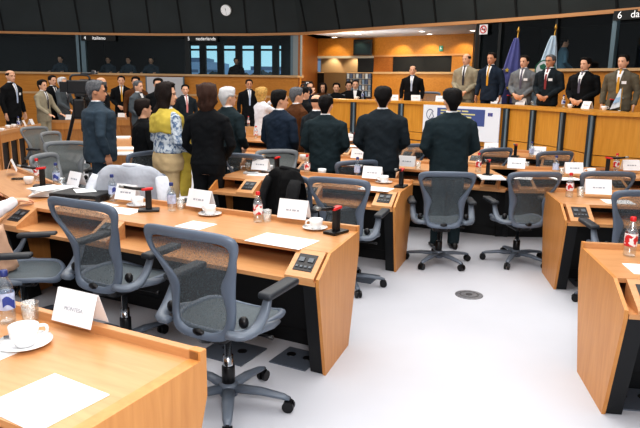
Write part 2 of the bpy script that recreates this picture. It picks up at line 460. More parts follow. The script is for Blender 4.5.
def mk_cup(label):
    t = thing('tea_cup', label, 'cup')
    bm = B(); lathe(bm, [(.022, 0), (.026, .004), (.038, .03), (.041, .06), (.038, .06), (.033, .03), (.02, .01), (.001, .008)], 20); obj('cup_body', bm, CERAMIC, t, True)
    bm = B(); tube(bm, resample([(.037, 0, .05), (.058, 0, .048), (.06, 0, .028), (.033, 0, .018)], 10), .005, 6); obj('handle', bm, CERAMIC, t, True)
    bm = B(); lathe(bm, [(.0375, .053), (.001, .0535)], 18, cap=False); obj('paper_napkin', bm, PAPER, t, True)
    return t
def mk_saucer(label):
    t = thing('saucer', label, 'saucer')
    bm = B(); lathe(bm, [(.03, 0), (.042, .003), (.075, .012), (.076, .015), (.042, .0065), (.001, .005)], 24); obj('dish', bm, CERAMIC, t, True)
    bm = B(); tube(bm, [(-.06, .035, .017), (.0, .05, .017), (.045, .048, .016)], [.007, .003, .0025], 6, .4, (0, 0, 1)); obj('teaspoon', bm, CHROME, t, True)
    return t
def mk_name(w=.22, h=.125, word=None, tsize=.02):
    def f(label):
        t = thing('name_card', label, 'name card')
        bm = B(); e = .0012
        for s in (-1, 1):
            a = [(-w / 2, s * .045, 0), (w / 2, s * .045, 0), (w / 2, s * .002, h), (-w / 2, s * .002, h)]
            prism(bm, a, (0, s * e, 0))
        obj('folded_card', bm, WHITE, t)
        th = math.atan2(h, .043)
        if word:
            text('lettering', word, tsize, GREYINK, t, (0, -.045 * .55 - .0035, h * .45), (th, 0, 0))
        else:
            bm = B(); x = -.05
            for l in (.022, .012, .03, .018):
                y = lambda z: -.0472 + .043 * z / h - .001
                quad(bm, [(x, y(.052), .052), (x + l, y(.052), .052), (x + l, y(.064), .064), (x, y(.064), .064)]); x += l + .007
            obj('lettering', bm, GREYINK, t)
        return t
    return f
def sheet(label, p, rotz, w=.21, l=.297, n=1, group=None, name='paper_sheet', cat='paper', z=.0):
    bm = B(); box(bm, (0, 0, .0015 * n), (w, l, .003 * n))
    o = obj(name, bm, PAPER, None, loc=(p[0], p[1], p[2] + z)); o.rotation_euler = (0, 0, rotz)
    return setp(o, label, cat, group)
# ------------------------------------------------------------------ people (face +Y, 1.75 m tall, scaled)
SKIN = mat('skin', rgb(228, 178, 148), .5, var=.06, scale=14)
SKIN2 = mat('skin_tan', rgb(206, 150, 118), .5, var=.06, scale=14)
HAIRS = {'black': mat('hair_black', rgb(19, 17, 18), .65, 0, .2, bump=.4, bscale=90), 'dark': mat('hair_dark', rgb(36, 27, 24), .65, 0, .2, bump=.4, bscale=90),
         'brown': mat('hair_brown', rgb(66, 46, 38), .65, 0, .2, bump=.4, bscale=90), 'grey': mat('hair_grey', rgb(104, 106, 110), .65, 0, .2, bump=.5, bscale=90, var=.3, scale=40),
         'white': mat('hair_white', rgb(214, 214, 216), .65, 0, .2, bump=.5, bscale=90), 'blonde': mat('hair_blonde', rgb(206, 166, 98), .65, 0, .2, bump=.5, bscale=90, var=.25, scale=30)}
def cloth(name, col, var=.10): return mat('cloth_' + name, col, .85, 0, .2, var=var, scale=7, bump=.55, bscale=9)
SUITS = {'navy': cloth('navy', rgb(36, 48, 64)), 'black': cloth('black', rgb(21, 23, 26)), 'char': cloth('charcoal', rgb(36, 44, 50)), 'green': cloth('dark_green', rgb(36, 49, 54)),
         'slate': cloth('slate', rgb(60, 74, 86)), 'grey': cloth('grey', rgb(120, 124, 128)), 'mid': cloth('mid_grey', rgb(84, 92, 98)), 'tan': cloth('tan', rgb(160, 152, 132)), 'olive': cloth('olive', rgb(104, 98, 84)),
         'brown': cloth('brown', rgb(92, 58, 34)), 'white': cloth('white', rgb(232, 232, 238), .04), 'beige': cloth('beige', rgb(204, 180, 140), .06),
         'paleblue': cloth('pale_blue', rgb(196, 206, 224), .05), 'bluegrey': cloth('blue_shirt', rgb(96, 130, 150)), 'yellow': cloth('yellow', rgb(204, 182, 84), .15)}
def _pattern():
    m = bpy.data.materials.new('cloth_blue_print'); m.use_nodes = True; nt = m.node_tree; b = nt.nodes['Principled BSDF']
    tc = nt.nodes.new('ShaderNodeTexCoord'); n = nt.nodes.new('ShaderNodeTexNoise'); n.inputs['Scale'].default_value = 26; n.inputs['Detail'].default_value = 3
    nt.links.new(tc.outputs['Object'], n.inputs['Vector']); r = nt.nodes.new('ShaderNodeValToRGB')
    e = r.color_ramp.elements; e[0].position = .40; e[0].color = rgb(92, 116, 148); e[1].position = .54; e[1].color = rgb(214, 222, 228)
    nt.links.new(n.outputs['Fac'], r.inputs['Fac']); nt.links.new(r.outputs['Color'], b.inputs['Base Color']); b.inputs['Roughness'].default_value = .85
    return m
SUITS['print'] = _pattern()
SHIRT = mat('shirt_white', rgb(238, 238, 240), .8)
EYE = mat('eye_dark', rgb(26, 20, 18), .3); EYEW = mat('eye_white', rgb(226, 222, 216), .4); LIP = mat('lip', rgb(150, 84, 76), .5)
SHOE = mat('shoe_leather', rgb(15, 14, 14), .3)
def ell(c, hw, yf, yb, z, n=20, e=2.0):
    r = []
    for k in range(n):
        a = 2 * PI * k / n; ca, sa = math.cos(a), math.sin(a)
        r.append(V((c[0] + hw * math.copysign(abs(ca) ** (2 / e), ca), c[1] + (yf if sa >= 0 else -yb) * abs(sa) ** (2 / e) * (1 if sa >= 0 else 1) , z)))
    return r
HEADP = [(0, .026, .078, .0), (.07, .043, .094, .03), (.2, .058, .097, .065), (.35, .068, .097, .088), (.5, .0745, .097, .099), (.65, .077, .095, .103), (.8, .073, .086, .099), (.9, .061, .071, .084), (.96, .042, .048, .058), (.99, .022, .024, .03), (1.0, .006, .006, .008)]
HEADP = [(a, b * 1.07, c, d * 1.03) for a, b, c, d in HEADP]
def headp(t):
    t = min(max(t, 0), 1)
    for a, b in zip(HEADP[:-1], HEADP[1:]):
        if a[0] <= t <= b[0]:
            f = (t - a[0]) / (b[0] - a[0]); f2 = f
            return [a[i] + (b[i] - a[i]) * f2 for i in (1, 2, 3)]
Z0, HH = 1.518, .232
MALE = [(.80, .196, .118), (.90, .196, .125), (1.00, .188, .122), (1.10, .182, .118), (1.22, .192, .124), (1.33, .208, .126), (1.40, .208, .112), (1.445, .182, .09), (1.485, .115, .072), (1.515, .072, .064)]
FEM = [(.80, .192, .125), (.90, .196, .13), (1.00, .178, .115), (1.10, .160, .105), (1.22, .172, .115), (1.33, .182, .114), (1.40, .178, .10), (1.445, .152, .08), (1.485, .092, .062), (1.51, .062, .056)]
def torso_rings(T, g, off=0.0, z0=None, z1=None, n=24, drop=0.0):
    out = []
    for z, hw, hd in T:
        if z0 is not None and z < z0 - 1e-6 or z1 is not None and z > z1 + 1e-6: continue
        gg = 1 + (g - 1) * (1.0 if z < 1.42 else .3)
        out.append(ell((0, -.012, 0), hw * (1 + (gg - 1) * .8) + off, (hd * (1 + (gg - 1) * 1.6) + off), hd * gg + off, z - drop, n, 2.35))
    return out
def front_y(T, g, x, z):
    for a, b in zip(T[:-1], T[1:]):
        if a[0] <= z <= b[0]:
            f = (z - a[0]) / (b[0] - a[0]); hw = a[1] + (b[1] - a[1]) * f; hd = a[2] + (b[2] - a[2]) * f; break
    else: hw, hd = T[-1][1:]
    gg = 1 + (g - 1) * (1.0 if z < 1.42 else .3)
    hw *= 1 + (gg - 1) * .8; hd *= 1 + (gg - 1) * 1.6
    return -.012 + hd * max(0, 1 - abs(x / hw) ** 2.35) ** (1 / 2.35)
def hand_shape(bm, w, d, nrm, side, curl=.35):
    """palm + five fingers; d finger direction, nrm the palm normal, side where the thumb leaves"""
    d = V(d).normalized(); nrm = V(nrm); nrm = (nrm - d * nrm.dot(d)).normalized(); s = d.cross(nrm) * side
    w = V(w)
    rings = []
    for l, hw, th in ((-.02, .024, .019), (.01, .030, .018), (.05, .040, .016), (.085, .040, .0125)):
        rings.append([w + d * l + s * (math.cos(2 * PI * k / 10) * hw) + nrm * (math.sin(2 * PI * k / 10) * th) for k in range(10)])
    loft(bm, rings)
    for o, L in ((-.030, .058), (-.010, .074), (.010, .080), (.030, .070)):
        p = w + d * .078 + s * o; pts = [p]; a = 0
        for seg in (.42, .32, .26):
            a += curl; p = p + (d * math.cos(a) + nrm * math.sin(a)) * (L * seg); pts.append(p)
        tube(bm, pts, [.0095, .009, .0082, .007], 6)
    p = w + d * .02 + s * .024
    tube(bm, [p, p + s * .026 + d * .026 + nrm * .008, p + s * .034 + d * .055 + nrm * .016, p + s * .034 + d * .075 + nrm * .024], [.013, .0115, .010, .008], 6)
POSES = {   # (elbow, wrist, finger dir, palm normal) for the right arm; the left is mirrored unless given
    'down': ((.265, -.035, 1.13), (.268, .05, .885), (0, .12, -1), (-1, .1, 0)),
    'clasp': ((.262, -.02, 1.13), (.085, .195, .955), (-.85, .25, -.35), (-.2, -1, 0)),
    'clasplow': ((.262, -.01, 1.12), (.07, .185, .885), (-.6, .2, -.75), (-.2, -1, 0)),
    'raise': ((.245, .20, 1.27), (.10, .29, 1.50), (-.2, .25, 1), (-.9, -.3, .1)),
    'desk': ((.30, .14, 1.12), (.24, .42, 1.195), (-.15, 1, -.05), (0, -.1, -1)),
    'rest': ((.27, .07, 1.14), (.20, .30, .97), (-.1, 1, -.25), (0, -.2, -1)),
    'hold': ((.27, .02, 1.14), (.14, .30, 1.16), (-.6, .6, .3), (-.4, -.2, .6)),
}
def person(label, pos, head_deg, height=1.75, suit='navy', legs=None, shirt=True, tie=None, hair='black', style='short', pose='clasp', poseL=None, girth=1.0, female=False, hyaw=0.0,
           badge=False, skin=None, seated=False, lapels=True, glasses=False, hem=None, group=None, scarf=None, lapcol=None, hood=False, pitch=0.0):
    k = height / 1.75
    if seated: k = 1.0
    t = thing('person', label, 'person', pos, -math.radians(head_deg), group); t.scale = (k, k, k)
    T = FEM if female else MALE; g = girth; sk = skin or SKIN
    dr = .40 if seated else 0.0
    D = V((0, 0, -dr))
    ax = .172 if female else .198
    P = {1: POSES[pose], -1: POSES[poseL or pose]}
    arms = {}
    for s in (1, -1):
        e, w, d, n = P[s]; gx = 1 + (g - 1) * .6
        off = .028 if (poseL is None and pose.startswith('clasp') and s == 1) else 0
        yo = (g - 1) * .16 if not pose == 'down' else 0
        arms[s] = (V((s * ax * gx, -.008, 1.395)), V((s * e[0] * gx, e[1], e[2])), V((s * w[0], w[1] + off + yo, w[2] + off)), V((s * d[0], d[1], d[2])), V((s * n[0], n[1], n[2])))
    yaw = Matrix.Rotation(-math.radians(hyaw), 4, 'Z') @ Matrix.Rotation(math.radians(-pitch), 4, 'X')
    def hd(bm, i0):
        bm.verts.ensure_lookup_table()
        for v in bm.verts[i0:]:
            q = V((v.co.x, v.co.y, v.co.z - 1.5)); q = yaw @ q; v.co = V((q.x, q.y, q.z + 1.5))
    # --- body: one continuous surface
    bm = B()
    loft(bm, [ell((0, .0, 0), h, f, b, Z0 + tt * HH, 20) for tt, h, f, b in HEADP])
    N = lambda x, y, tt: V((x, y, Z0 + tt * HH))
    loft(bm, [[N(-.008, .09, .52), N(.008, .09, .52), N(.008, .085, .5), N(-.008, .085, .5)], [N(-.012, .112, .40), N(.012, .112, .40), N(.012, .085, .38), N(-.012, .085, .38)], [N(-.018, .122, .33), N(.018, .122, .33), N(.016, .085, .30), N(-.016, .085, .30)], [N(-.012, .108, .295), N(.012, .108, .295), N(.012, .085, .28), N(-.012, .085, .28)]])
    loft(bm, [[N(x, .08, tt) for x, tt in ((-.06, .6), (.06, .6), (.055, .57), (-.055, .57))], [N(x, .101, tt) for x, tt in ((-.045, .6), (.045, .6), (.045, .575), (-.045, .575))]])
    for s in (-1, 1): ball(bm, N(s * .084, -.012, .46), (.012, .02, .034), 8)
    tube(bm, [(0, -.022, 1.40), (0, -.018, 1.50), (0, .0, 1.575)], [.064, .055, .056], 14)
    hd(bm, 0)
    loft(bm, torso_rings(T, g, -.022, n=20))
    for s in (1, -1):
        S, E, W, d, n = arms[s]
        tube(bm, [S, S.lerp(E, .5), E, E.lerp(W, .35), W], [.048, .042, .036, .034, .025], 10)
        hand_shape(bm, W, d, n, -s, .3)
    LEG = {}
    for s in (1, -1):
        if seated: L = [(s * .09, -.02, .92), (s * .10, .38, .90), (s * .10, .42, .84), (s * .10, .40, .50)]; R_ = [.075, .055, .05, .036]
        else: L = [(s * .088, -.012, .88), (s * .095, -.005, .50), (s * .098, -.03, .30), (s * .10, -.03, .08)]; R_ = [.075, .050, .048, .034]
        LEG[s] = L
        tube(bm, L, R_, 10, up=(1, 0, 0))
        a = V(L[-1]); tube(bm, [a + V((0, -.03, -.02)), a + V((0, .05, -.035)), a + V((0, .15, -.05))], [.03, .034, .022], 8)
    for v in bm.verts: v.co += D
    remeshed('body', bm, .0095, sk, t, 2, .45)
    # --- clothes
    sm = SUITS[suit]
    bm = B(); loft(bm, torso_rings(T, g, 0.0, hem))
    cuff = .90
    for s in (1, -1):
        S, E, W, d, n = arms[s]; f = .95 if female else 1.0
        tube(bm, [S + V((-s * .05, 0, .012)), S + V((s * .008, 0, -.02)), S.lerp(E, .45), E, E.lerp(W, .3), E.lerp(W, .93)], [.060 * f, .074 * f, .066 * f, .058 * f, .056 * f, .043 * f], 14)
    for v in bm.verts: v.co += D
    jk = remeshed('jacket' if not female or suit in ('black', 'navy') else 'blouse', bm, .0125, sm, t, 3, .5, .0075)
    pm = SUITS[legs or suit]
    bm = B()
    tor = [r for r in torso_rings(T, g, -.006, .80, 1.06)]
    loft(bm, [[p.lerp(V((0, -.012, p.z)), .06) for p in tor[0]]] + tor[1:])
    for s in (1, -1):
        L = LEG[s]
        if seated: tube(bm, [V(L[0]), V(L[0]).lerp(V(L[1]), .5), L[1], L[2], L[3]], [.10, .092, .078, .072, .062], 14, up=(1, 0, 0))
        else: tube(bm, [(s * .088, -.012, .92), (s * .092, -.010, .72), (s * .096, -.008, .48), (s * .099, -.02, .25), (s * .10, -.02, .055)], [.098, .088, .074, .070, .068], 14, up=(1, 0, 0))
    for v in bm.verts: v.co += D
    remeshed('trousers', bm, .014, pm, t, 3, .5, .006)
    for s in (1, -1):
        a = V(LEG[s][-1]) + D; bm = B(); z = a.z - .08
        loft(bm, [[V((a.x + s * .012 * f + hw * math.cos(2 * PI * q / 12), a.y + yy, z + max(0.0, h * .5 + h * .5 * math.sin(2 * PI * q / 12)))) for q in range(12)] for yy, hw, h, f in ((-.085, .022, .05, 0), (-.06, .036, .075, 0), (.0, .038, .085, 0), (.07, .046, .058, .5), (.14, .046, .045, 1), (.185, .026, .03, 1))])
        obj('shoe', bm, SHOE, t, True)
    fy = lambda x, z, o: V((x, front_y(T, g, x, z) + o, z)) + D
    if shirt:
        bm = B(); rows = []
        for i in range(9):
            z = 1.17 + (1.49 - 1.17) * i / 8; hw = .006 + .046 * (i / 8) ** .9
            rows.append([bm.verts.new(fy(-hw + 2 * hw * j / 6, z, .006)) for j in range(7)])
        for a, b in zip(rows[:-1], rows[1:]):
            for j in range(6): bm.faces.new((a[j], a[j + 1], b[j + 1], b[j]))
        sh = obj('shirt', bm, SHIRT if shirt is True else SUITS[shirt], t, True)
        bm = B()
        loft(bm, [ell((0, -.015, 0), .066, .064, .062, 1.49 - dr, 18), ell((0, -.012, 0), .061, .063, .060, 1.530 - dr, 18)])
        obj('collar', bm, SHIRT if shirt is True else SUITS[shirt], t, True)
        if tie:
            bm = B(); rows = []
            for z, hw in ((1.10, .020), (1.2, .024), (1.35, .019), (1.45, .013), (1.472, .012), (1.48, .020), (1.508, .020)):
                rows.append([bm.verts.new(fy(q * hw, z, .013)) for q in (-1, 0, 1)])
            for a, b in zip(rows[:-1], rows[1:]):
                for j in range(2): bm.faces.new((a[j], a[j + 1], b[j + 1], b[j]))
            obj('necktie', bm, mat('tie_' + tie, {'yellow': rgb(206, 150, 40), 'dark': rgb(40, 40, 52), 'red': rgb(140, 50, 52), 'pink': rgb(206, 132, 132), 'pale': rgb(176, 190, 214), 'stripe': rgb(92, 88, 104)}[tie], .6), t, True)
        if lapels:
            for s in (1, -1):
                bm = B(); pts = [(.008, 1.165), (.075, 1.34), (.098, 1.37), (.074, 1.385), (.068, 1.46), (.056, 1.485), (.038, 1.36)]
                vs = [bm.verts.new(fy(s * x, z, .010)) for x, z in pts]
                for i in range(1, 6): bm.faces.new((vs[0], vs[i], vs[i + 1]) if i < 5 else (vs[0], vs[5], vs[6]))
                obj('lapel', bm, sm, jk)
    if badge:
        bm = B(); vs = [bm.verts.new(fy(x, z, .014)) for x, z in ((-.13, 1.26), (-.055, 1.26), (-.055, 1.31), (-.13, 1.31))]; bm.faces.new(vs); obj('name_badge', bm, WHITE, t)
    # --- face parts
    for s in (-1, 1):
        bm = B(); ball(bm, N(s * .030, .0905, .515), (.013, .006, .006), 8); ball(bm, N(s * .030, .0945, .515), (.006, .004, .006), 6)
        hd(bm, 0); e = obj('eye', bm, EYE, t, True); e.location = D
        bm = B(); tube(bm, [N(s * .014, .0985, .585), N(s * .03, .0995, .60), N(s * .05, .0885, .585)], [.004, .005, .003], 6, .6); hd(bm, 0); e = obj('eyebrow', bm, HAIRS['dark' if hair in ('white', 'blonde', 'grey') else hair], t, True); e.location = D
    bm = B(); tube(bm, [N(-.026, .092, .195), N(0, .1005, .20), N(.026, .092, .195)], [.003, .0065, .003], 6); hd(bm, 0); e = obj('mouth', bm, LIP, t, True); e.location = D
    if glasses:
        bm = B()
        for s in (-1, 1):
            tube(bm, [N(s * .03 + .019 * math.cos(a), .107, .51) + V((0, 0, .015 * math.sin(a))) for a in [2 * PI * q / 10 for q in range(11)]], .002, 5)
            tube(bm, [N(s * .05, .105, .53), N(s * .078, .0, .53)], .002, 5)
        tube(bm, [N(-.011, .107, .53), N(.011, .107, .53)], .002, 5); hd(bm, 0); e = obj('spectacles', bm, BLACK, t, True); e.location = D
    # --- hair
    if style:
        hm = HAIRS[hair]; bm = B(); nt_, ns = 36, 12; rows = []
        
        th = {'short': .013, 'bald': .010, 'full': .022, 'bob': .026, 'long': .026}[style]
        def low(a):       # a: 0 front, PI back
            if style == 'bald': return .52 + .10 * max(0, math.cos(a)) if a > 1.0 else .8
            if style in ('short', 'full'):
                if a < .75: return .86 - .02 * a
                if a < 1.25: return .86 + (.48 - .86) * (a - .75) / .5
                if a < 1.9: return .50
                return .50 + (.06 - .50) * min(1, (a - 1.9) / .7)
            lo = -.20 if style == 'bob' else -.72
            if a < .75: return .84
            if a < 1.25: return .84 + (lo + .25 - .84) * ((a - .75) / .5) ** .7
            return lo + .25 - .25 * min(1, (a - 1.25) / .8)
        for i in range(nt_):
            ang = 2 * PI * i / nt_; a = abs((ang + PI) % (2 * PI) - PI); lo = low(a)
            hi = 1.02 if style != 'bald' else .80
            if style == 'bald' and a < 1.0: hi = .8
            col = []
            for j in range(ns + 1):
                s = j / ns; tt = lo + (hi - lo) * s
                h, f, b = headp(max(tt, .30))
                if tt > 1: h, f, b = .004, .004, .004
                if tt < .2 : 
                    q = min(1, (.2 - tt) / .5); h *= 1 + .20 * q; b *= 1 + (.45 * q if style == 'long' else .05 * q)
                o = th * (min(1, s * 5) if True else 1) - .004 * (1 - min(1, s * 5))
                if style == 'bald': o = th * math.sin(PI * min(1, s + .02)) - .003
                o += (.006 * noise.noise(V((ang * 4, tt * 9, len(label)))) + .007 * noise.noise(V((ang * 1.7, tt * 3, 7.7)))) * min(1, s * 4) + ((.030 * noise.noise(V((ang * 2.2, tt * 2.5, 3.3 + len(label)))) + .006 * math.sin(ang * 9 + tt * 5)) * min(1, s * 4) if style in ('bob', 'long') and tt < .9 else 0)
                x = math.sin(ang); y = math.cos(ang)
                zz = tt * HH + (o * .9 if tt > .8 else 0)
                col.append(V(((h + o) * x, (f + o) * y if y > 0 else (b + o) * y, Z0 + zz)))
            rows.append(col)
        vv = [[bm.verts.new(p) for p in c] for c in rows]
        for i in range(nt_):
            for j in range(ns): bm.faces.new((vv[i][j], vv[(i + 1) % nt_][j], vv[(i + 1) % nt_][j + 1], vv[i][j + 1]))
        hd(bm, 0); e = obj('hair', bm, hm, t, True); e.location = D
    if scarf:
        bm = B(); loft(bm, [ [p + V((0, 0, .012 * math.sin(7 * q))) for q, p in enumerate(r)] for r in torso_rings(T, g, .026, 1.22, 1.46)] + [ell((0, -.012, 0), .085, .08, .08, 1.49, 24)])
        for x, y, z0, w in ((.13, .12, .50, .075), (.02, .15, .62, .07)):
            tube(bm, resample([(x * .8, y, 1.30), (x * 1.25, y * 1.2, 1.1), (x * 1.18, y * 1.15, .9), (x * 1.12, y, z0)], 10), [w * (1 + .1 * math.sin(i * 2)) for i in range(10)], 10, .35, (1, 0, 0))
        remeshed('shawl', bm, .014, SUITS[scarf], t, 3, .5, .010)
    return t
def who(label, px, ptop, d, floor=0.0, **kw):
    """stand a person with the crown at pixel (px, ptop) when d metres away"""
    p = atd(px, ptop, d); h = p.z - floor - .02
    return person(label, (p.x, p.y, floor), kw.pop('head', 0), h, **kw)
# ------------------------------------------------------------------ room shell
FLOORM = mat('carpet', rgb(199, 201, 208), .9, 0, .15, var=.03, scale=1.4, bump=.06, bscale=240)
WPTS = [(-17.5, 21.6), (-11.24, 22.47), (-8.5, 22.6), (-5.67, 22.46), (-2.46, 21.8), (-.74, 21.03), (2.14, 17.98), (3.93, 16.27), (5.34, 14.65), (6.4, 13.18), (7.9, 10.6), (8.7, 7.5), (8.9, 3.0)]
def wn(i):
    a = V(WPTS[max(i - 1, 0)] + (0,)); b = V(WPTS[min(i + 1, len(WPTS) - 1)] + (0,)); d = (b - a).normalized()
    return V((-d.y, d.x, 0))          # outward (away from the room)
def wpt(i, off, z): return V(WPTS[i] + (0,)) + wn(i) * off + V((0, 0, z))
def wstrip(bm, i0, i1, offs0, z0, offs1, z1, th=.04):
    """wall strip from point i0 to i1: bottom edge (offs0,z0), top edge (offs1,z1), with thickness outward"""
    rings = [[wpt(i, offs0, z0), wpt(i, offs1, z1), wpt(i, offs1 + th, z1), wpt(i, offs0 + th, z0)] for i in range(i0, i1 + 1)]
    loft(bm, rings)
bm = B(); quad(bm, [(-19, -4, 0), (12, -4, 0), (12, 27, 0), (-19, 27, 0)]); struct('floor', bm, FLOORM)
bm = B(); quad(bm, [(-19, -4, 5.75), (12, -4, 5.75), (12, 27, 5.75), (-19, 27, 5.75)]); struct('ceiling', bm, mat('ceiling_white', rgb(205, 205, 205), .8))
FASC = mat('fascia_panel', rgb(50, 57, 58), .55, var=.12, scale=1.2)
bm = B(); wstrip(bm, 0, 12, 0.0, 3.30, -.75, 5.75, .06); struct('wall_upper', bm, FASC)
# seams between the dark panels
def walong(px):
    """point on the wall line that the column px of the picture meets at z 3.3"""
    best = None
    for i in range(len(WPTS) - 1):
        a, b = V(WPTS[i] + (3.3,)), V(WPTS[i + 1] + (3.3,))
        r = _ray(px, 30); d = V((r.x, r.y))
        A = V((a.x, a.y)); E = V((b.x - a.x, b.y - a.y))
        den = d.x * E.y - d.y * E.x
        if abs(den) < 1e-9: continue
        t = (A.x * E.y - A.y * E.x) / den; u = (A.x * d.y - A.y * d.x) / den
        if t > 0 and -1e-6 <= u <= 1 + 1e-6: best = (A + E * u, V((E.x, E.y)).normalized())
    p, e = best
    return V((p.x, p.y, 0)), V((e.x, e.y, 0)), V((-e.y, e.x, 0))
bm = B()
for px in (4, 44, 80, 114, 150, 182, 214, 247, 277, 307, 340, 373, 404, 436, 476, 516, 559, 615):
    p, e, n = walong(px)
    prism(bm, [p - e * .028 + V((0, 0, 3.3)) - n * .006, p + e * .028 + V((0, 0, 3.3)) - n * .006, p + e * .028 + V((0, 0, 5.7)) - n * .75, p - e * .028 + V((0, 0, 5.7)) - n * .75], -n * .012)
struct('trim_1', bm, mat('seam_black', rgb(14, 16, 17), .7))
bm = B(); wstrip(bm, 0, 12, -.06, 3.235, -.06, 3.315, .12); struct('trim_2', bm, TRIM)
# left side: timber wall, sill, interpreters' booths
SL = 1.93
bm = B(); wstrip(bm, 0, 5, 0, 0, 0, SL - .04, .08); struct('wall_left', bm, WALLW)
bm = B(); wstrip(bm, 0, 5, -.10, SL - .05, -.10, SL + .02, .3); struct('trim_3', bm, CREAM)
bm = B(); wstrip(bm, 0, 5, -.035, 1.20, -.035, 1.27, .05); struct('trim_4', bm, CREAM)
DARKB = mat('booth_dark', rgb(11, 22, 26), .6, var=.25, scale=.8)
BGLASS = see_through('booth_glass', (.93, .97, .98, 1), .014, .02)
bm = B(); wstrip(bm, 0, 5, .06, SL, .06, 3.24, .015); struct('window_1', bm, BGLASS)
_q = walong(187)[0]; _q = _q * (1 + 2.6 / _q.length); bm = B(); _P = [wpt(i, 2.6, 0) for i in range(0, 3)] + [_q]; loft(bm, [[p, p + V((0, 0, 3.45)), p + V((0, .05, 3.45)), p + V((0, .05, 0))] for p in _P]); struct('wall_booth_back', bm, DARKB)
bm = B(); rings = [[wpt(i, .08, 3.30), wpt(i, 4.0, 3.30), wpt(i, 4.0, 3.34), wpt(i, .08, 3.34)] for i in range(0, 6)]; loft(bm, rings); struct('ceiling_booth', bm, mat('booth_ceiling', rgb(52, 70, 76), .8))
bm = B(); rings = [[wpt(i, .10, SL - .2), wpt(i, .65, SL - .2), wpt(i, .65, SL - .16), wpt(i, .10, SL - .16)] for i in range(0, 6)]; loft(bm, rings); struct('trim_5', bm, DARKB)
MULL = mat('mullion', rgb(112, 132, 142), .4, .4); MULLD = mat('mullion_dark', rgb(20, 26, 28), .5)
def onwall(px, py, a, b, off):
    """where the picture point meets the vertical wall through a and b, moved off toward the room"""
    d = (b - a); n = V((d.y, -d.x, 0)).normalized(); r = _ray(px, py); q = a + n * off
    t = (q - V((0, 0, CAMH))).dot(n) / r.dot(n)
    return V((0, 0, CAMH)) + r * t
def mullion(px, w, m, z0, z1, name, dep=.12):
    p, e, n = walong(px)
    bm = B(); prism(bm, [p - e * w / 2 + V((0, 0, z0)), p + e * w / 2 + V((0, 0, z0)), p + e * w / 2 + V((0, 0, z1)), p - e * w / 2 + V((0, 0, z1))], n * dep); return struct(name, bm, m)
mullion(76.5, .10, MULL, SL, 3.24, 'trim_6'); mullion(82, .16, MULL, SL, 3.24, 'trim_7'); mullion(187, .16, MULLD, SL, 3.24, 'trim_8'); mullion(292, .10, MULL, SL, 3.24, 'trim_9'); mullion(297, .28, mat('post_grey', rgb(150, 158, 160), .4), SL, 3.24, 'trim_10')
# partitions between the booths
for i, px in enumerate((79, 186, 296)):
    p, e, n = walong(px); n = n if i == 0 else (p.normalized() if i == 1 else V((-.25, .97, 0))); bm = B(); prism(bm, [p + n * .1, p + n * 2.6, p + n * 2.6 + V((0, 0, 3.3)), p + n * .1 + V((0, 0, 3.3))], e * .06); struct('wall_partition_%d' % (i + 1), bm, DARKB)
# the third booth has real windows to the outside behind it
p0, e0, n0 = walong(187); p1, e1, n1 = walong(294)
a = p0 * (1 + 2.6 / p0.length); b = p1 * (1 + 2.6 / p1.length) + V((.1, 0, 0)); d = b - a; dn = d.normalized(); Ld = d.length; on = V((-dn.y, dn.x, 0))
bm = B(); prism(bm, [a, b, b + V((0, 0, SL - .35)), a + V((0, 0, SL - .35))], on * .08); prism(bm, [a + V((0, 0, 3.05)), b + V((0, 0, 3.05)), b + V((0, 0, 3.4)), a + V((0, 0, 3.4))], on * .08)
struct('wall_back', bm, DARKB)
bm = B(); prism(bm, [a + V((0, 0, SL - .35)), b + V((0, 0, SL - .35)), b + V((0, 0, 3.05)), a + V((0, 0, 3.05))], on * .01); w2 = struct('window_2', bm, see_through('window_glass', (.9, .97, .99, 1), .03, .02))
bm = B()
for f in (0, .152, .318, .487, .655, .82, .965, 1.0):
    c = a + d * f; prism(bm, [c - dn * .13, c + dn * .13, c + dn * .13 + V((0, 0, 3.1)), c - dn * .13 + V((0, 0, 3.1))], -on * .10)
prism(bm, [a + V((0, 0, 2.86)), b + V((0, 0, 2.86)), b + V((0, 0, 2.93)), a + V((0, 0, 2.93))], -on * .05)
obj('window_frame', bm, MULLD, w2)
# sky and far buildings outside the window
bm = B(); quad(bm, [(-30, 27, -.01), (25, 27, -.01), (25, 60, -.01), (-30, 60, -.01)]); struct('ground', bm, mat('ground_grey', rgb(120, 126, 130), .9))
for nm, i0, i1 in (('floor_booth', 0, 5), ('floor_booth_right', 7, 12)):
    bm = B(); loft(bm, [[wpt(i, .1, 1.14), wpt(i, 2.6, 1.14), wpt(i, 2.6, 1.2), wpt(i, .1, 1.2)] for i in range(i0, i1 + 1)]); struct(nm, bm, DARKB)
sky = bpy.data.materials.new('outdoor_sky'); sky.use_nodes = True; nt = sky.node_tree; nt.nodes.remove(nt.nodes['Principled BSDF'])
em = nt.nodes.new('ShaderNodeEmission'); em.inputs['Strength'].default_value = 1.0
tc = nt.nodes.new('ShaderNodeTexCoord'); sp = nt.nodes.new('ShaderNodeSeparateXYZ'); rp = nt.nodes.new('ShaderNodeValToRGB')
mr = nt.nodes.new('ShaderNodeMapRange'); mr.inputs['From Min'].default_value = 0; mr.inputs['From Max'].default_value = 14
nt.links.new(tc.outputs['Object'], sp.inputs[0]); nt.links.new(sp.outputs['Z'], mr.inputs['Value']); nt.links.new(mr.outputs[0], rp.inputs['Fac'])
rp.color_ramp.elements[0].color = rgb(190, 222, 232); rp.color_ramp.elements[1].color = rgb(150, 208, 226)
nt.links.new(rp.outputs['Color'], em.inputs['Color']); nt.links.new(em.outputs[0], nt.nodes['Material Output'].inputs['Surface'])
bm = B(); quad(bm, [(-30, 60, -6), (25, 60, -6), (25, 60, 25), (-30, 60, 25)]); struct('sky', bm, sky)
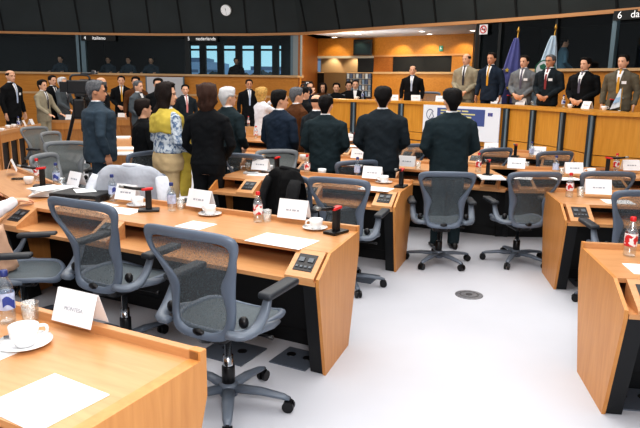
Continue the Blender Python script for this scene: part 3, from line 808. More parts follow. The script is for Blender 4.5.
BLD = mat('far_building', rgb(126, 150, 176), .8, var=.2, scale=.6, emit=rgb(116, 142, 172), estr=.45)
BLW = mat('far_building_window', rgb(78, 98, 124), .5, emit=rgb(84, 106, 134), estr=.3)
def far_building(x, y, w, h, label):
    t = thing('building', label, 'building', (x, y, 0), 0, 'buildings outside the window')
    bm = B(); box(bm, (0, 0, h / 2), (w, 4, h)); obj('facade', bm, BLD, t)
    bm = B(); box(bm, (0, 0, h + .15), (w * .6, 3, .3)); obj('roof', bm, BLW, t)
    bm = B()
    nx = max(2, int(w / 1.2)); nz = max(2, int(h / .6))
    for i in range(nx):
        for j in range(1, nz): box(bm, (-w / 2 + w * (i + .5) / nx, -2.01, h * j / nz), (w / nx * .6, .04, .2))
    k = obj('window_band', bm, BLW, t); k['kind'] = 'stuff'
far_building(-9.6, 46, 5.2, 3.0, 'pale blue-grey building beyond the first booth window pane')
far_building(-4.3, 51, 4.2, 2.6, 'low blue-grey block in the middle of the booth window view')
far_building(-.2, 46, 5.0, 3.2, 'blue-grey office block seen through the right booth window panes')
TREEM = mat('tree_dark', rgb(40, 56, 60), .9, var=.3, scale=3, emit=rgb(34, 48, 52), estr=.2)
bm = B()
for i in range(60):
    x = -12 + 15 * i / 59; ball(bm, (x, 38 + random.random(), 1.0), (.5, .4, 1.0 + .5 * random.random()), 7)
o = obj('treetops', bm, TREEM); setp(o, 'dark treetops along the bottom of the booth window view', 'trees', kind='stuff')
# right side booth
SR = 2.10
bm = B(); wstrip(bm, 7, 12, .0, 0, .0, SR - .04, .08); struct('wall_right', bm, WALLW)
bm = B(); wstrip(bm, 7, 12, -.08, SR - .04, -.08, SR + .02, .3); struct('trim_11', bm, CREAM)
bm = B(); wstrip(bm, 7, 12, .06, SR, .06, 3.24, .015); struct('window_3', bm, BGLASS)
bm = B(); wstrip(bm, 7, 12, 2.8, 0, 2.8, 3.45, .05); struct('wall_booth_right_back', bm, mat('booth_dark_right', rgb(9, 18, 21), .6, var=.25, scale=.8))
bm = B(); loft(bm, [[wpt(i, .08, 3.30), wpt(i, 2.8, 3.30), wpt(i, 2.8, 3.34), wpt(i, .08, 3.34)] for i in range(7, 13)]); struct('ceiling_booth_right', bm, DARKB)
mullion(614, .10, MULL, SR, 3.24, 'trim_12'); mullion(478.5, .14, MULLD, 0, 3.24, 'trim_13'); mullion(500, .08, MULLD, SR, 3.24, 'trim_14')
for px, nm in ((556, 'trim_15'),): mullion(px, .06, MULLD, SR, 3.24, nm)
p, e, n = walong(590)
bm = B(); prism(bm, [p + e * .02 - n * .03 + V((0, 0, .3)), p + e * .06 - n * .03 + V((0, 0, .3)), p + e * .06 - n * .03 + V((0, 0, SR - .06)), p + e * .02 - n * .03 + V((0, 0, SR - .06))], -n * .02); struct('trim_16', bm, TRIM)
# the recess behind the podium
R0 = at(318, 38.6, 3.3); R1 = at(374.5, 37.5, 3.3); R2 = at(470, 33.5, 3.3)
Wl = V((-.74, 21.03, 0)); Wr, we, wnn = walong(478)
for v in (R0, R1, R2): v.z = 0
def wallseg(name, a, b, z0, z1, m, th=.06, off=0.0):
    d = (b - a); dn = V((d.x, d.y, 0)).normalized(); on = V((-dn.y, dn.x, 0))
    A = a + on * off; Bq = b + on * off
    bm = B(); prism(bm, [A + V((0, 0, z0)), Bq + V((0, 0, z0)), Bq + V((0, 0, z1)), A + V((0, 0, z1))], on * th); return struct(name, bm, m)
bm = B(); prism(bm, [Wl + V((0, 0, 3.3)), V((2.14, 17.98, 3.3)), Wr + V((0, 0, 3.3)), R2 + V((.6, 0, 3.3)), R1 + V((0, .3, 3.3)), R0 + V((-.3, .3, 3.3))], (0, 0, .06)); struct('ceiling_recess', bm, mat('soffit', rgb(196, 198, 204), .8))
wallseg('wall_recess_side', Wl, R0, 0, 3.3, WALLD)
wallseg('wall_recess_back_left', R0, R1, 2.68, 3.3, WALLW); wallseg('wall_recess_back_right', R1, R2 + (R2 - R1) * .25, 2.68, 3.3, WALLW)
wallseg('trim_17', R0, R1, 2.60, 2.68, mat('beam', rgb(196, 190, 176), .5), .1, -.05); wallseg('trim_18', R1, R2, 2.64, 2.70, TRIM, .1, -.03)
NICHE = mat('niche_wall', rgb(150, 128, 100), .7)
wallseg('wall_niche', R0 - V((.2, 0, 0)), R1, 2.0, 2.75, NICHE, .05, .75)
BG2 = mat('black_window', rgb(12, 17, 20), .6)
dR = R1 - R0
wallseg('window_4', R1 - dR * .02 + V((0, 0, 0)), R1 + (R2 - R1) * .10, 2.12, 2.64, BG2, .04, .3) if False else None
x1 = R0 + dR * .72
wallseg('window_4', x1, R1, 2.10, 2.62, BG2, .05, .02)
dq = R2 - R1
wallseg('window_5', R1 + dq * .22, R1 + dq * .84, 2.10, 2.66, BG2, .05, .02)
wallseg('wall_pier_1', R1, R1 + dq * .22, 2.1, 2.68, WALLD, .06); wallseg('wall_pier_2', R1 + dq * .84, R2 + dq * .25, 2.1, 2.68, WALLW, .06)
PA = at(375, 73, 2.1); PA.z = 0; PB = at(478, 71, 2.13); PB.z = 0
PA = R1 + (R1 - R0) * -.0 - V((0, .25, 0)); 
wallseg('wall_parapet', R0 + dR * .985 - V((0, .1, 0)), R2 + dq * .12 - V((0, .1, 0)), 0, 2.08, WALLW, .08); wallseg('trim_19', R0 + dR * .985 - V((0, .16, 0)), R2 + dq * .12 - V((0, .16, 0)), 2.06, 2.13, CREAM, .2)
wallseg('wall_grey_panel', R0 + dR * .12 - V((0, .1, 0)), R0 + dR * .52 - V((0, .1, 0)), 0, 2.10, mat('panel_taupe', rgb(126, 100, 68), .5), .06)
wallseg('door_1', R0 + dR * .0, R0 + dR * .12, 0, 2.1, BLACKP, .05)
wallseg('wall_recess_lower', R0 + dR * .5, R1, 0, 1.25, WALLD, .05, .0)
bm = B(); prism(bm, [R0 + V((-.1, .0, 2.08)), R1 + V((0, .0, 2.08)), R1 + V((0, .8, 2.08)), R0 + V((-.1, .8, 2.08))], (0, 0, .03)); struct('trim_20', bm, CREAM)
p, e, n = walong(479.5); bm = B(); prism(bm, [p + n * .1, p + n * 2.9, p + n * 2.9 + V((0, 0, 3.3)), p + n * .1 + V((0, 0, 3.3))], e * .06); struct('wall_partition_4', bm, DARKB)
# return wall on the right of the recess
bm = B(); prism(bm, [Wr, R2 + V((.12, 0, 0)), R2 + V((.12, 0, 3.3)), Wr + V((0, 0, 3.3))], we * .06); struct('wall_recess_return', bm, mat('return_dark', rgb(46, 34, 24), .6))
# magazine rack between panel and parapet
ra = R0 + dR * .54; rb = R0 + dR * .97; rd = (rb - ra); rdn = rd.normalized(); ron = V((-rdn.y, rdn.x, 0))
rack = thing('magazine_rack', 'wall magazine rack of blue and white covers behind the seated people', 'magazine rack', (ra.x, ra.y - .05, 0), math.atan2(rdn.y, rdn.x))
bm = B(); Lr = rd.length; box(bm, (Lr / 2, .0, 1.65), (Lr, .04, .86)); obj('rack_back', bm, mat('rack_dark', rgb(40, 48, 58), .5), rack)
for r in range(4):
    bm = B(); box(bm, (Lr / 2, -.03, 1.27 + .205 * r), (Lr, .05, .02)); obj('shelf', bm, mat('rack_shelf', rgb(150, 150, 148), .4), rack)
MAG = [mat('mag_%d' % i, c, .5, var=.3, scale=12) for i, c in enumerate((rgb(120, 142, 170), rgb(190, 198, 206), rgb(84, 98, 128), rgb(150, 140, 130)))]
for r in range(4):
    for c in range(8):
        bm = B(); box(bm, (Lr * (c + .5) / 8, -.035, 1.365 + .205 * r), (Lr / 8 * .72, .01, .165)); obj('magazine_cover', bm, MAG[(r * 3 + c * 5 + c // 3) % 4], rack)
# lights in the soffit
EML = mat('lamp_glow', (1, .97, .9, 1), emit=(1, .96, .88, 1), estr=9)
def downlight(px, py, label, spot=0):
    p = at(px, py, 3.295)
    t = thing('downlight', label, 'ceiling light', (p.x, p.y, 3.298), 0, 'soffit downlights')
    bm = B(); lathe(bm, [(.13, 0), (.13, -.012), (.10, -.014), (.095, 0)], 18); obj('trim_ring', bm, LWHITE, t, True)
    bm = B(); lathe(bm, [(.094, -.004), (.094, -.008)], 18); obj('lamp_face', bm, EML, t)
for px, py, l in ((334.5, 37.3, 'small round light in the soffit, leftmost of the row'), (358, 33.8, 'small round soffit light left of centre above the wall screen'), (422, 31.3, 'round soffit light right of the wall screen'), (429.5, 34, 'round soffit light set deeper, near the exit sign'), (473, 30.5, 'round soffit light at the far right end of the recess')): downlight(px, py, l)
# wall screen
sa = R0 + dR * .60; ang = math.atan2(dR.y, dR.x)
pc = onwall(363, 47.5, R0, R1, .20)
t = thing('wall_screen', 'black television screen mounted high on the timber wall', 'screen', (pc.x, pc.y, pc.z), ang)
bm = B(); box(bm, (0, 0, 0), (.70, .10, .54), bevel=.015); obj('screen_case', bm, BLACK, t)
bm = B(); box(bm, (0, -.052, .01), (.62, .006, .45)); obj('screen_glass', bm, mat('screen', rgb(22, 34, 36), .1), t)
bm = B(); box(bm, (0, .08, 0), (.2, .12, .2)); obj('wall_bracket', bm, BLACK, t)
# exit sign
pc = onwall(441, 48.5, R1, R2, .02); t = thing('exit_sign', 'small green exit sign on the timber panel', 'sign', pc, math.atan2(dq.y, dq.x))
bm = B(); box(bm, (0, 0, 0), (.13, .02, .17)); obj('sign_plate', bm, mat('exit_green', rgb(52, 150, 120), .4, emit=rgb(40, 140, 110), estr=.3), t)
bm = B(); box(bm, (-.01, -.012, .01), (.03, .004, .08)); box(bm, (.02, -.012, -.01), (.05, .004, .02)); ball(bm, (0, -.012, .06), (.014, .003, .014), 8); obj('exit_mark', bm, LWHITE, t)
# no-smoking sign
p, e, n = walong(484); pc = p - n * .02; z = atd(484, 29.5, p.y).z
t = thing('no_smoking_sign', 'white no-smoking sign with a red ring on the booth glass', 'sign', (pc.x, pc.y, z), math.atan2(e.y, e.x))
bm = B(); box(bm, (0, 0, 0), (.24, .008, .24)); obj('sign_plate', bm, LWHITE, t)
bm = B(); tube(bm, [(.085 * math.cos(a), -.008, .085 * math.sin(a)) for a in [2 * PI * q / 24 for q in range(25)]], .013, 6); tube(bm, [(-.06, -.008, .06), (.06, -.008, -.06)], .012, 6); obj('red_ring', bm, RED, t)
bm = B(); box(bm, (0, -.006, 0), (.11, .004, .022)); tube(bm, [(.04, -.006, .015), (.045, -.006, .045)], .006, 5); obj('cigarette_mark', bm, BLACK, t)
# clock on the dark fascia
p, e, n = walong(229); f = .55; pc = p - n * (.75 * .13 + .06); zc = atd(229, 10.5, pc.y).z
off = .75 * (zc - 3.3) / 2.45; pc = p - n * (off + .03)
t = thing('wall_clock', 'round white wall clock on the dark upper panels', 'clock', (pc.x, pc.y, zc), math.atan2(e.y, e.x)); t.rotation_euler = (math.radians(17), 0, math.atan2(e.y, e.x))
bm = B(); r_ = .185
loft(bm, [[V((r * math.cos(2 * PI * q / 28), y, r * math.sin(2 * PI * q / 28))) for q in range(28)] for r, y in ((r_, .03), (r_, -.03), (r_ * .92, -.035))]); obj('clock_case', bm, mat('clock_grey', rgb(200, 200, 198), .4), t)
bm = B(); loft(bm, [[V((r_ * .9 * math.cos(2 * PI * q / 28), y, r_ * .9 * math.sin(2 * PI * q / 28))) for q in range(28)] for y in (-.036, -.038)]); obj('clock_dial', bm, mat('clock_white_glow', rgb(250, 250, 250), .5, emit=(1, 1, 1, 1), estr=.22), t)  # dial given a slight glow to whiten it; no lamp inside
bm = B(); tube(bm, [(0, -.042, 0), (-.02, -.042, .085)], .008, 5); tube(bm, [(0, -.042, 0), (.01, -.042, -.13)], .006, 5); obj('clock_hand', bm, BLACK, t)
for q in range(12):
    bm = B(); box(bm, (r_ * .76 * math.cos(PI * q / 6), -.040, r_ * .76 * math.sin(PI * q / 6)), (.014, .003, .014)); obj('hour_mark', bm, BLACK, t)
# language signs over the booths
def lang(px0, px1, py, s1, s2, label, size, gap=.40):
    p, e, n = walong((px0 + px1) / 2); z = atd((px0 + px1) / 2, py, p.y).z
    L = (walong(px1)[0] - walong(px0)[0]).length + .2
    t = thing('booth_sign', label, 'sign', (p.x - n.x * .05, p.y - n.y * .05, z), math.atan2(e.y, e.x), 'language signs on the booths')
    bm = B(); box(bm, (0, 0, 0), (L, .02, .19)); obj('sign_plate', bm, mat('sign_black', rgb(10, 11, 12), .5), t)
    SW = mat('sign_white', rgb(240, 240, 240), .6, emit=(1, 1, 1, 1), estr=.5)
    text('lettering', s1, size, SW, t, (-L / 2 + .14, -.014, 0), (PI / 2, 0, 0)); text('lettering', s2, size, SW, t, (-L / 2 + gap, -.014, 0), (PI / 2, 0, 0), align='LEFT')
lang(84, 113, 38.2, '4', 'italiano', 'black booth sign reading 4 italiano above the dark booth', .165)
lang(188, 215, 38.9, '5', 'nederlands', 'black booth sign reading 5 nederlands above the bright booth window', .165)
lang(618, 650, 14.5, '6', 'dansk', 'black booth sign reading 6 dansk above the right booth', .20, .37)
# pale board on the left wall
p, e, n = walong(166); z = 1.35
t = thing('display_board', 'pale grey board on the timber wall under the booths', 'board', (p.x - n.x * .22, p.y - n.y * .22, 0), math.atan2(e.y, e.x))
bm = B(); box(bm, (0, 0, 1.28), (1.42, .04, 1.12)); obj('board_face', bm, mat('board_grey', rgb(206, 206, 210), .6), t)
for x in (-.7, .7):
    bm = B(); box(bm, (x, 0, .93), (.04, .06, 1.86)); obj('board_post', bm, MULL, t)

# ------------------------------------------------------------------ podium
PZ, PF = 1.36, .61
PPX = [(306, 98.2), (354, 99.8), (402, 101), (424, 102), (508, 105.5), (535, 107), (565, 109), (598, 112), (640, 113.5), (690, 115)]
PP = [at(x, y, PZ) for x, y in PPX]
for v in PP: v.z = 0
def pn(i):
    a = PP[max(i - 1, 0)]; b = PP[min(i + 1, len(PP) - 1)]; d = (b - a).normalized(); return V((-d.y, d.x, 0))
def pn2(i):
    n = pn(i)
    return n
pod = thing('podium', 'long curved timber podium with dark steel strips facing the room', 'podium', (0, 0, 0))
bm = B()
loft(bm, [[PP[i] - pn(i) * .05 + V((0, 0, PZ - .05)), PP[i] - pn(i) * .05 + V((0, 0, PZ)), PP[i] + pn(i) * .62 + V((0, 0, PZ)), PP[i] + pn(i) * .62 + V((0, 0, PZ - .05))] for i in range(len(PP))])
obj('ledge', bm, WOODV, pod)
for i in range(len(PP) - 1):
    a, b = PP[i], PP[i + 1]; d = (b - a).normalized(); n = V((-d.y, d.x, 0))
    bm = B(); prism(bm, [a + V((0, 0, .72)), b + V((0, 0, .72)), b + V((0, 0, PZ - .05)), a + V((0, 0, PZ - .05))], n * .05); obj('front_panel', bm, WOODV, pod)
    for k in range(4):
        bm = B(); z0 = .0 + .18 * k; prism(bm, [a - n * (.035 * (3 - k) * .5) + V((0, 0, z0 + .012)), b - n * (.035 * (3 - k) * .5) + V((0, 0, z0 + .012)), b - n * (.035 * (3 - k) * .5) + V((0, 0, z0 + .168)), a - n * (.035 * (3 - k) * .5) + V((0, 0, z0 + .168))], n * .06); obj('base_board', bm, WOODV, pod)
    bm = B(); prism(bm, [a + n * .06, b + n * .06, b + n * .06 + V((0, 0, .72)), a + n * .06 + V((0, 0, .72))], n * .02); obj('base_back', bm, BLACKP, pod)
for i in (1, 2, 3, 4, 5, 6, 7):
    if i == 3: continue
    n = pn(i); d = V((n.y, -n.x, 0))
    if i == 7: c0 = PP[7].lerp(PP[6], .10)
    else: c0 = PP[i]
    bm = B(); w = .062
    prism(bm, [c0 - d * w - n * .05, c0 + d * w - n * .05, c0 + d * w - n * .05 + V((0, 0, PZ - .05)), c0 - d * w - n * .05 + V((0, 0, PZ - .05))], n * .06)
    s = obj('steel_strip', bm, mat('strip_dark', rgb(48, 58, 66), .4, .3), pod)
    bm = B(); prism(bm, [c0 + d * .01 - n * .07, c0 + d * .05 - n * .07, c0 + d * .05 - n * .07 + V((0, 0, PZ - .06)), c0 + d * .01 - n * .07 + V((0, 0, PZ - .06))], n * .03); obj('strip_edge', bm, mat('strip_light', rgb(128, 146, 158), .35, .5), s)
# platforms behind it
bm = B(); prism(bm, [p + pn(i) * .03 + V((0, 0, 0)) for i, p in enumerate(PP)] + [V((7.3, 10.6, 0)), V((5.9, 13.0, 0)), V((4.6, 14.8, 0)), V((2.9, 16.4, 0)), V((-.3, 16.4, 0))], (0, 0, PF)); struct('floor_platform', bm, mat('platform_carpet', rgb(120, 110, 100), .9))
bm = B(); prism(bm, [(-.6, 16.45, 0), (2.4, 16.45, 0), (2.4, 19.2, 0), (-.6, 19.2, 0)], (0, 0, .37)); struct('floor_rear', bm, mat('platform_carpet', rgb(120, 110, 100), .9))
# banner fixed on the podium front
a, b = PP[3], PP[4]; d = (b - a).normalized(); n = V((-d.y, d.x, 0)); Lb = (b - a).length
ban = thing('banner', 'white banner with a blue text panel fixed to the podium front', 'banner', a + d * .05 - n * .06, math.atan2(d.y, d.x))
bw = Lb - .16
bm = B(); box(bm, (bw / 2, 0, .98), (bw, .02, .66)); obj('banner_board', bm, mat('banner_white', rgb(236, 238, 244), .6), ban)
bm = B(); box(bm, (bw * .51, -.012, 1.10), (bw * .62, .006, .32)); bp = obj('blue_panel', bm, mat('banner_blue', rgb(74, 90, 146), .6), ban)
bm = B()
for r in range(5):
    x = bw * .24
    for w in ([.22, .3, .18, .34, .2], [.3, .2, .36, .2, .16], [.2, .34, .24, .3], [.36, .18, .3, .26], [.3, .24, .28])[r]:
        if x + w > bw * .79: break
        box(bm, (x + w / 2, -.017, 1.215 - .058 * r), (w - .03, .003, .026)); x += w
obj('text_line', bm, mat('banner_yellow', rgb(222, 214, 150), .6), bp)
bm = B(); tube(bm, [(bw * .10 + .09 * math.cos(q), -.012, 1.12 + .10 * math.sin(q)) for q in [.5 + 5.2 * k / 16 for k in range(17)]], .009, 5); tube(bm, [(bw * .10 - .02, -.012, 1.05), (bw * .10 + .05, -.012, 1.17), (bw * .10 + .10, -.012, 1.06)], .008, 5); obj('line_logo', bm, mat('banner_ink', rgb(96, 104, 128), .6), ban)
bm = B(); box(bm, (bw * .885, -.012, 1.175), (.10, .006, .065)); fl = obj('small_flag_mark', bm, mat('eu_blue', rgb(60, 74, 160), .6), ban)
bm = B()
for q in range(12): box(bm, (bw * .885 + .022 * math.cos(PI * q / 6), -.016, 1.175 + .022 * math.sin(PI * q / 6)), (.006, .003, .006))
obj('star_ring', bm, mat('star_yellow', rgb(224, 196, 70), .6), fl)
# ------------------------------------------------------------------ furniture in the room
R_ = math.radians
def unit(a): return V((math.cos(R_(a)), math.sin(R_(a)), 0)), V((-math.sin(R_(a)), math.cos(R_(a)), 0))
AA, AB, AC, AD, AF = -27, -27.5, -24, -24, -8
u, v = unit(AA); PA_ = V((-.40, 2.08, 0)) - v * .84 - u * 2.3
desk(PA_, AA, 2.3, 'timber desk nearest the camera, with a white sheet and a name card at its edge', (.6,), depth=.84, thick=.05)
u, v = unit(AB); LB = 2.75; PB_ = V((.0, 3.31, 0)) - u * LB
desk(PB_, AB, LB, 'long timber desk behind the two nearest office chairs', (LB - .13, LB - 1.72, .12), depth=.825, shear=-.152)
u, v = unit(-50); PB2 = PB_ - u * 1.9
desk(PB2, -50, 1.9, 'timber desk bending away at the left edge, with the white sleeve resting on it', (.4,), depth=.715, shear=-.60)
u, v = unit(AC); PC_ = V((.67, 5.44, 0)) - u * 1.98
desk(PC_, AC, 1.98, 'middle timber desk whose end panel stands left of the open floor', (1.98 - .13, 1.1, .42), depth=.80, shear=-.086)
u, v = unit(AD); PD_ = V((2.0, 6.57, 0)) - u * 3.95
desk(PD_, AD, 3.95, ends=(True, False), label= 'long timber desk in front of the two men in black suits by the podium', consoles=(3.95 - .2, 3.3, 2.6, 1.5, .5))
desk(V((2.02, 6.56, 0)), 0, 2.7, ends=(False, True), label= 'timber desk on the right, beyond the open floor and behind the red-capped bottle', consoles=(.2, 1.2, 2.2))
u, v = unit(AD); PE_ = V((3.35, 8.28, 0)) - u * 5.6
desk(PE_, AD, 5.6, 'farthest timber desk in front of the podium banner', (5.3, 4.3, 3.3, 2.3, 1.2))
desk(V((2.015, 5.0, 0)), AF, 2.3, 'timber desk on the right carrying a red-capped bottle and a name card', (.14, 1.3))
desk(V((1.51, 2.91, 0)), AF, 1.7, 'timber desk at the right edge of the picture, end panel toward the open floor', (.16, 1.2))
# left bank, seen from its front
_, v = unit(-83); P = V((-6.0, 13.4, 0)) - v * .84
desk(P, -83, 2.3, 'desk of the left bank with tall dark panels, farther half', (1.1,), bars=True, depth=.84)
_, v = unit(-63); P = V((-5.72, 11.08, 0)) - v * .84
desk(P, -63, 2.9, 'desk of the left bank with tall dark panels, nearer half at the picture edge', (1.4,), bars=True, depth=.84)
desk(V((-5.55, 15.4, 0)), 180, 1.05, 'short timber desk with a plain front beside the man in the tan jacket', (), depth=.8, solid=True)
desk(V((-4.75, 16.9, 0)), 180, .95, 'small far desk in front of the dark-suited man with a yellow tie', (), depth=.8, solid=True)
desk(V((-3.9, 10.66, 0)), -71, 2.6, 'timber desk with stacked papers between the slate suit and the woman in black', (1.2, .5), depth=.84)
desk(V((-1.22, 14.2, 0)), 180, .75, 'small timber desk with bottles below the woman taking a photograph', (), depth=.8, solid=True)

# chairs
chair(-.48, 3.10, 28, 'blue-grey mesh office chair nearest the camera, right of the other near chair', scale=1.05, lift=.05)
chair(-1.24, 3.77, 28, 'blue-grey mesh office chair left of the nearest one, behind the long desk', scale=1.05, lift=.05)
chair(.24, 5.16, 20, 'mesh office chair at the middle desk end, left of the open floor', lift=.04)
chair(1.17, 5.92, 2, 'mesh office chair directly behind the broadest black suit, beyond the open floor')
chair(1.96, 6.0, -6, 'mesh office chair just left of the right-hand desk, before the open floor')
chair(2.40, 4.74, 2, 'mesh office chair at the right edge, at the desk with the red-capped bottle', lift=.05)
chair(2.72, 6.12, 0, 'mesh office chair behind the name card of the right-hand desk, only its top visible')
chair(2.12, 8.18, -24, 'mesh office chair at the farthest desk, beside the black desk microphone below the banner')
chair(2.80, 7.90, -16, 'mesh office chair at the farthest desk, just below the steel strips of the podium')
chair(1.1, 8.55, -20, 'mesh office chair between two standing black suits at the farthest desk')
chair(.28, 6.98, -24, 'mesh office chair directly behind the middle desk name card', lift=-.04)
chair(-.06, 5.55, 46, 'mesh office chair with a black jacket hung over it')
chair(-.74, 7.1, 20, 'mesh office chair beside the white-haired man, with another chair in front')
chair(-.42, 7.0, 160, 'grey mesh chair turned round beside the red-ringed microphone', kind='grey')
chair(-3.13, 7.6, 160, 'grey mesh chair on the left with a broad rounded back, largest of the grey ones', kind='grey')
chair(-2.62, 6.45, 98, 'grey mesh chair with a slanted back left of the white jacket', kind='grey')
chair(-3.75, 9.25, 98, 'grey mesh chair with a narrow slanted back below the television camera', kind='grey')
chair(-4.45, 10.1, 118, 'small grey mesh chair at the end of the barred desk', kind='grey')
chair(-2.22, 7.05, -62, 'mesh chair seen edge-on beside the slate suit, behind the white jacket')
chair(-1.55, 5.62, 8, 'mesh office chair wearing a white jacket')
chair(-2.02, 4.05, 82, 'mesh office chair at the left edge holding a tan garment')
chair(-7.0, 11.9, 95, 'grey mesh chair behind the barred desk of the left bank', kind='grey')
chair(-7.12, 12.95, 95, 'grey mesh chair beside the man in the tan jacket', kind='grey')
for (px, d, l) in ((427, 14.6, 'chair behind the podium beside the short man in a dark suit'), (458, 14.0, 'chair behind the podium left of the man in a light grey suit')):
    p = atd(px, 96, d); c = chair(p.x, p.y, 200, l); c.location.z = PF

# ------------------------------------------------------------------ things on the desks
T_ = .7455
red = mk_bottle(RED, LRED, 'red'); blue = mk_bottle(BLUECAP, LBLUE, 'blue')
def on(px, py, z=T_): return at(px, py, z)
ra = lambda a: R_(a)
# nearest desk
place('name_montesa', mk_name(.215, .125, 'MONTESA', .022), 'white name card reading MONTESA on the nearest desk', on(80, 321, .783) , ra(AA), 'name cards')
place('glass', mk_glass, 'empty glass behind the cup on the nearest desk', on(31, 322), 0, 'glasses')
place('bottle_blue', blue, 'blue-labelled water bottle at the left picture edge on the nearest desk', on(8, 322), .8, 'water bottles')
place('saucer', mk_saucer, 'white saucer on the nearest desk', on(25, 345), .3, 'saucers', 1.3); place('cup', mk_cup, 'white cup with a napkin on the nearest desk', on(25, 345, T_ + .009), .6, 'cups', 1.3)
sheet('blank white sheet lying at the front of the nearest desk', on(46, 401), ra(AA - 4), .27, .26, group='sheets of paper')
sheet('corner of a white sheet at the left edge of the nearest desk', on(-12, 352), ra(AA), .2, .14, group='sheets of paper')
# long desk
mic = lambda l, px, py, rot, z=T_: place('mic', mk_mic, l, on(px, py, z), ra(rot), 'desk microphones')
mic('black microphone with a red ring at the right end of the long desk', 336, 233, AB - 12)
place('saucer', mk_saucer, 'white saucer at the right end of the long desk', on(315, 229), .2, 'saucers'); place('cup', mk_cup, 'white cup at the right end of the long desk', on(316, 228.5, T_ + .008), 3.4, 'cups')
place('name_long', mk_name(.225, .13), 'name card with small grey lettering beside the red-labelled bottle on the long desk', on(294, 217.5, .783), ra(AB + 4), 'name cards')
place('bottle_red', red, 'red-labelled bottle standing in the middle of the long desk', on(258, 222), .4, 'water bottles')
place('glass', mk_glass, 'empty glass beside the red-labelled bottle on the long desk', on(267, 221.5), 0, 'glasses')
sheet('broad white sheet near the right end of the long desk', on(282, 241), ra(AB - 2), .40, .25, group='sheets of paper')
sheet('white sheet left of the middle of the long desk', on(196, 225.5), ra(AB), .21, .20, group='sheets of paper')
place('saucer', mk_saucer, 'white saucer in the middle of the long desk', on(210, 215), .1, 'saucers'); place('cup', mk_cup, 'white cup in the middle of the long desk, near the first name card', on(210, 214.5, T_ + .008), 2.6, 'cups')
place('name_long', mk_name(.225, .13), 'name card behind the middle cup on the long desk', on(201, 206.5, .783), ra(AB - 4), 'name cards')
place('glass', mk_glass, 'empty glass beside the blue-capped bottle in front of the beige trousers', on(181, 209), 0, 'glasses')
place('bottle_blue', blue, 'blue-capped bottle standing before the woman with the yellow shawl', on(172, 211), 2.2, 'water bottles')
mic('black microphone left of the blue-capped bottle, arm pointing left', 149, 211, -78)
place('saucer', mk_saucer, 'white saucer beside the arm of the left microphone', on(138, 206), .4, 'saucers'); place('cup', mk_cup, 'white cup beside the arm of the left microphone', on(138, 205.5, T_ + .008), 2.6, 'cups')
sheet('white sheet in front of the left cup on the long desk', on(122, 211), ra(AB + 8), .28, .2, group='sheets of paper')
sheet('white sheet beside the black document case', on(100, 205), ra(AB - 10), .25, .18, group='sheets of paper')
place('name_mid', mk_name(.2, .12), 'name card behind the clear bottle before the white jacket', on(128, 199, .783), ra(AB + 4), 'name cards')
place('bottle_blue', blue, 'clear bottle with a blue label standing before the white jacket', on(113, 201), 1.0, 'water bottles')
# document case with papers
pc = on(84, 199)
t = thing('document_case', 'black document case lying flat on the long desk', 'case', pc, ra(AB + 12))
bm = B(); box(bm, (0, 0, .032), (.44, .31, .064), bevel=.014); obj('case_body', bm, mat('case_black', rgb(24, 25, 28), .5, bump=.3, bscale=40), t)
bm = B(); box(bm, (0, -.157, .032), (.44, .006, .006)); obj('seam_zip', bm, CHROME, t)
bm = B(); tube(bm, [(-.07, -.155, .034), (-.06, -.195, .034), (.06, -.195, .034), (.07, -.155, .034)], .009, 6); obj('carry_handle', bm, BLACK, t)
sheet('folded white page lying on the black document case', pc + V((.0, .03, .066)), .5, .16, .2, group='sheets of paper')
# soft heap of white papers
bm = B()
for i in range(7):
    a = .5 * i; pts = [(-.13 + .02 * random.random(), -.1, .01 + .009 * i), (.13, -.1 + .02 * random.random(), .01 + .009 * i), (.14, .10, .014 + .009 * i), (-.12, .11, .014 + .009 * i)]
    prism(bm, [Matrix.Rotation(a * .35, 3, 'Z') @ V(p) for p in pts], (0, 0, .004))
o = obj('paper_pile', bm, PAPER, None, loc=on(48, 196)); setp(o, 'untidy pile of white papers beside the black document case', 'papers')
bm = B(); rings = []
for i in range(9):
    f = i / 8; w = .09 * math.sin(PI * min(1, .12 + f * .8)) + .01
    rings.append([V((-.2 + .4 * f, w * math.cos(2 * PI * q / 14), .004 + max(0, (.035 + .012 * noise.noise(V((f * 5, q, 1)))) * math.sin(2 * PI * q / 14)) + .02 * math.sin(PI * f))) for q in range(14)])
loft(bm, rings); o = obj('plastic_bag', bm, mat('bag_white', rgb(232, 232, 238), .5, bump=.6, bscale=30), None, True, loc=on(64, 192)); o.rotation_euler = (0, 0, -.25); setp(o, 'crumpled white bag lying between the microphone and the document case', 'bag')
mic('black microphone at the far left with its arm pointing left, red top', 43, 186.5, -80)
place('bottle_red', red, 'red-capped bottle behind the far left microphone', on(38, 181), 1.2, 'water bottles')
place('bottle_blue', blue, 'blue-capped bottle right of the far left microphone', on(57, 186.5), .2, 'water bottles')
place('glass', mk_glass, 'empty glass in front of the far left blue-capped bottle', on(62, 187), 0, 'glasses')
place('cup', mk_cup, 'white cup left of the far left microphone', on(29, 184), 2, 'cups')
place('name_mid', mk_name(), 'leaning name card right of the far left bottles', on(77, 185, .783), ra(AB - 12), 'name cards')
place('name_mid', mk_name(), 'name card standing at the far left before the barred desk', on(12, 171, .783), ra(AB - 40), 'name cards')
bm = B(); tube(bm, [(.06 * math.cos(q), .045 * math.sin(q), .012) for q in [2 * PI * k / 18 for k in range(19)]], .006, 6)
o = obj('earphone_loop', bm, BLACK, None, loc=on(18, 180)); setp(o, 'small black earphone loop near the white sleeve', 'earphones')
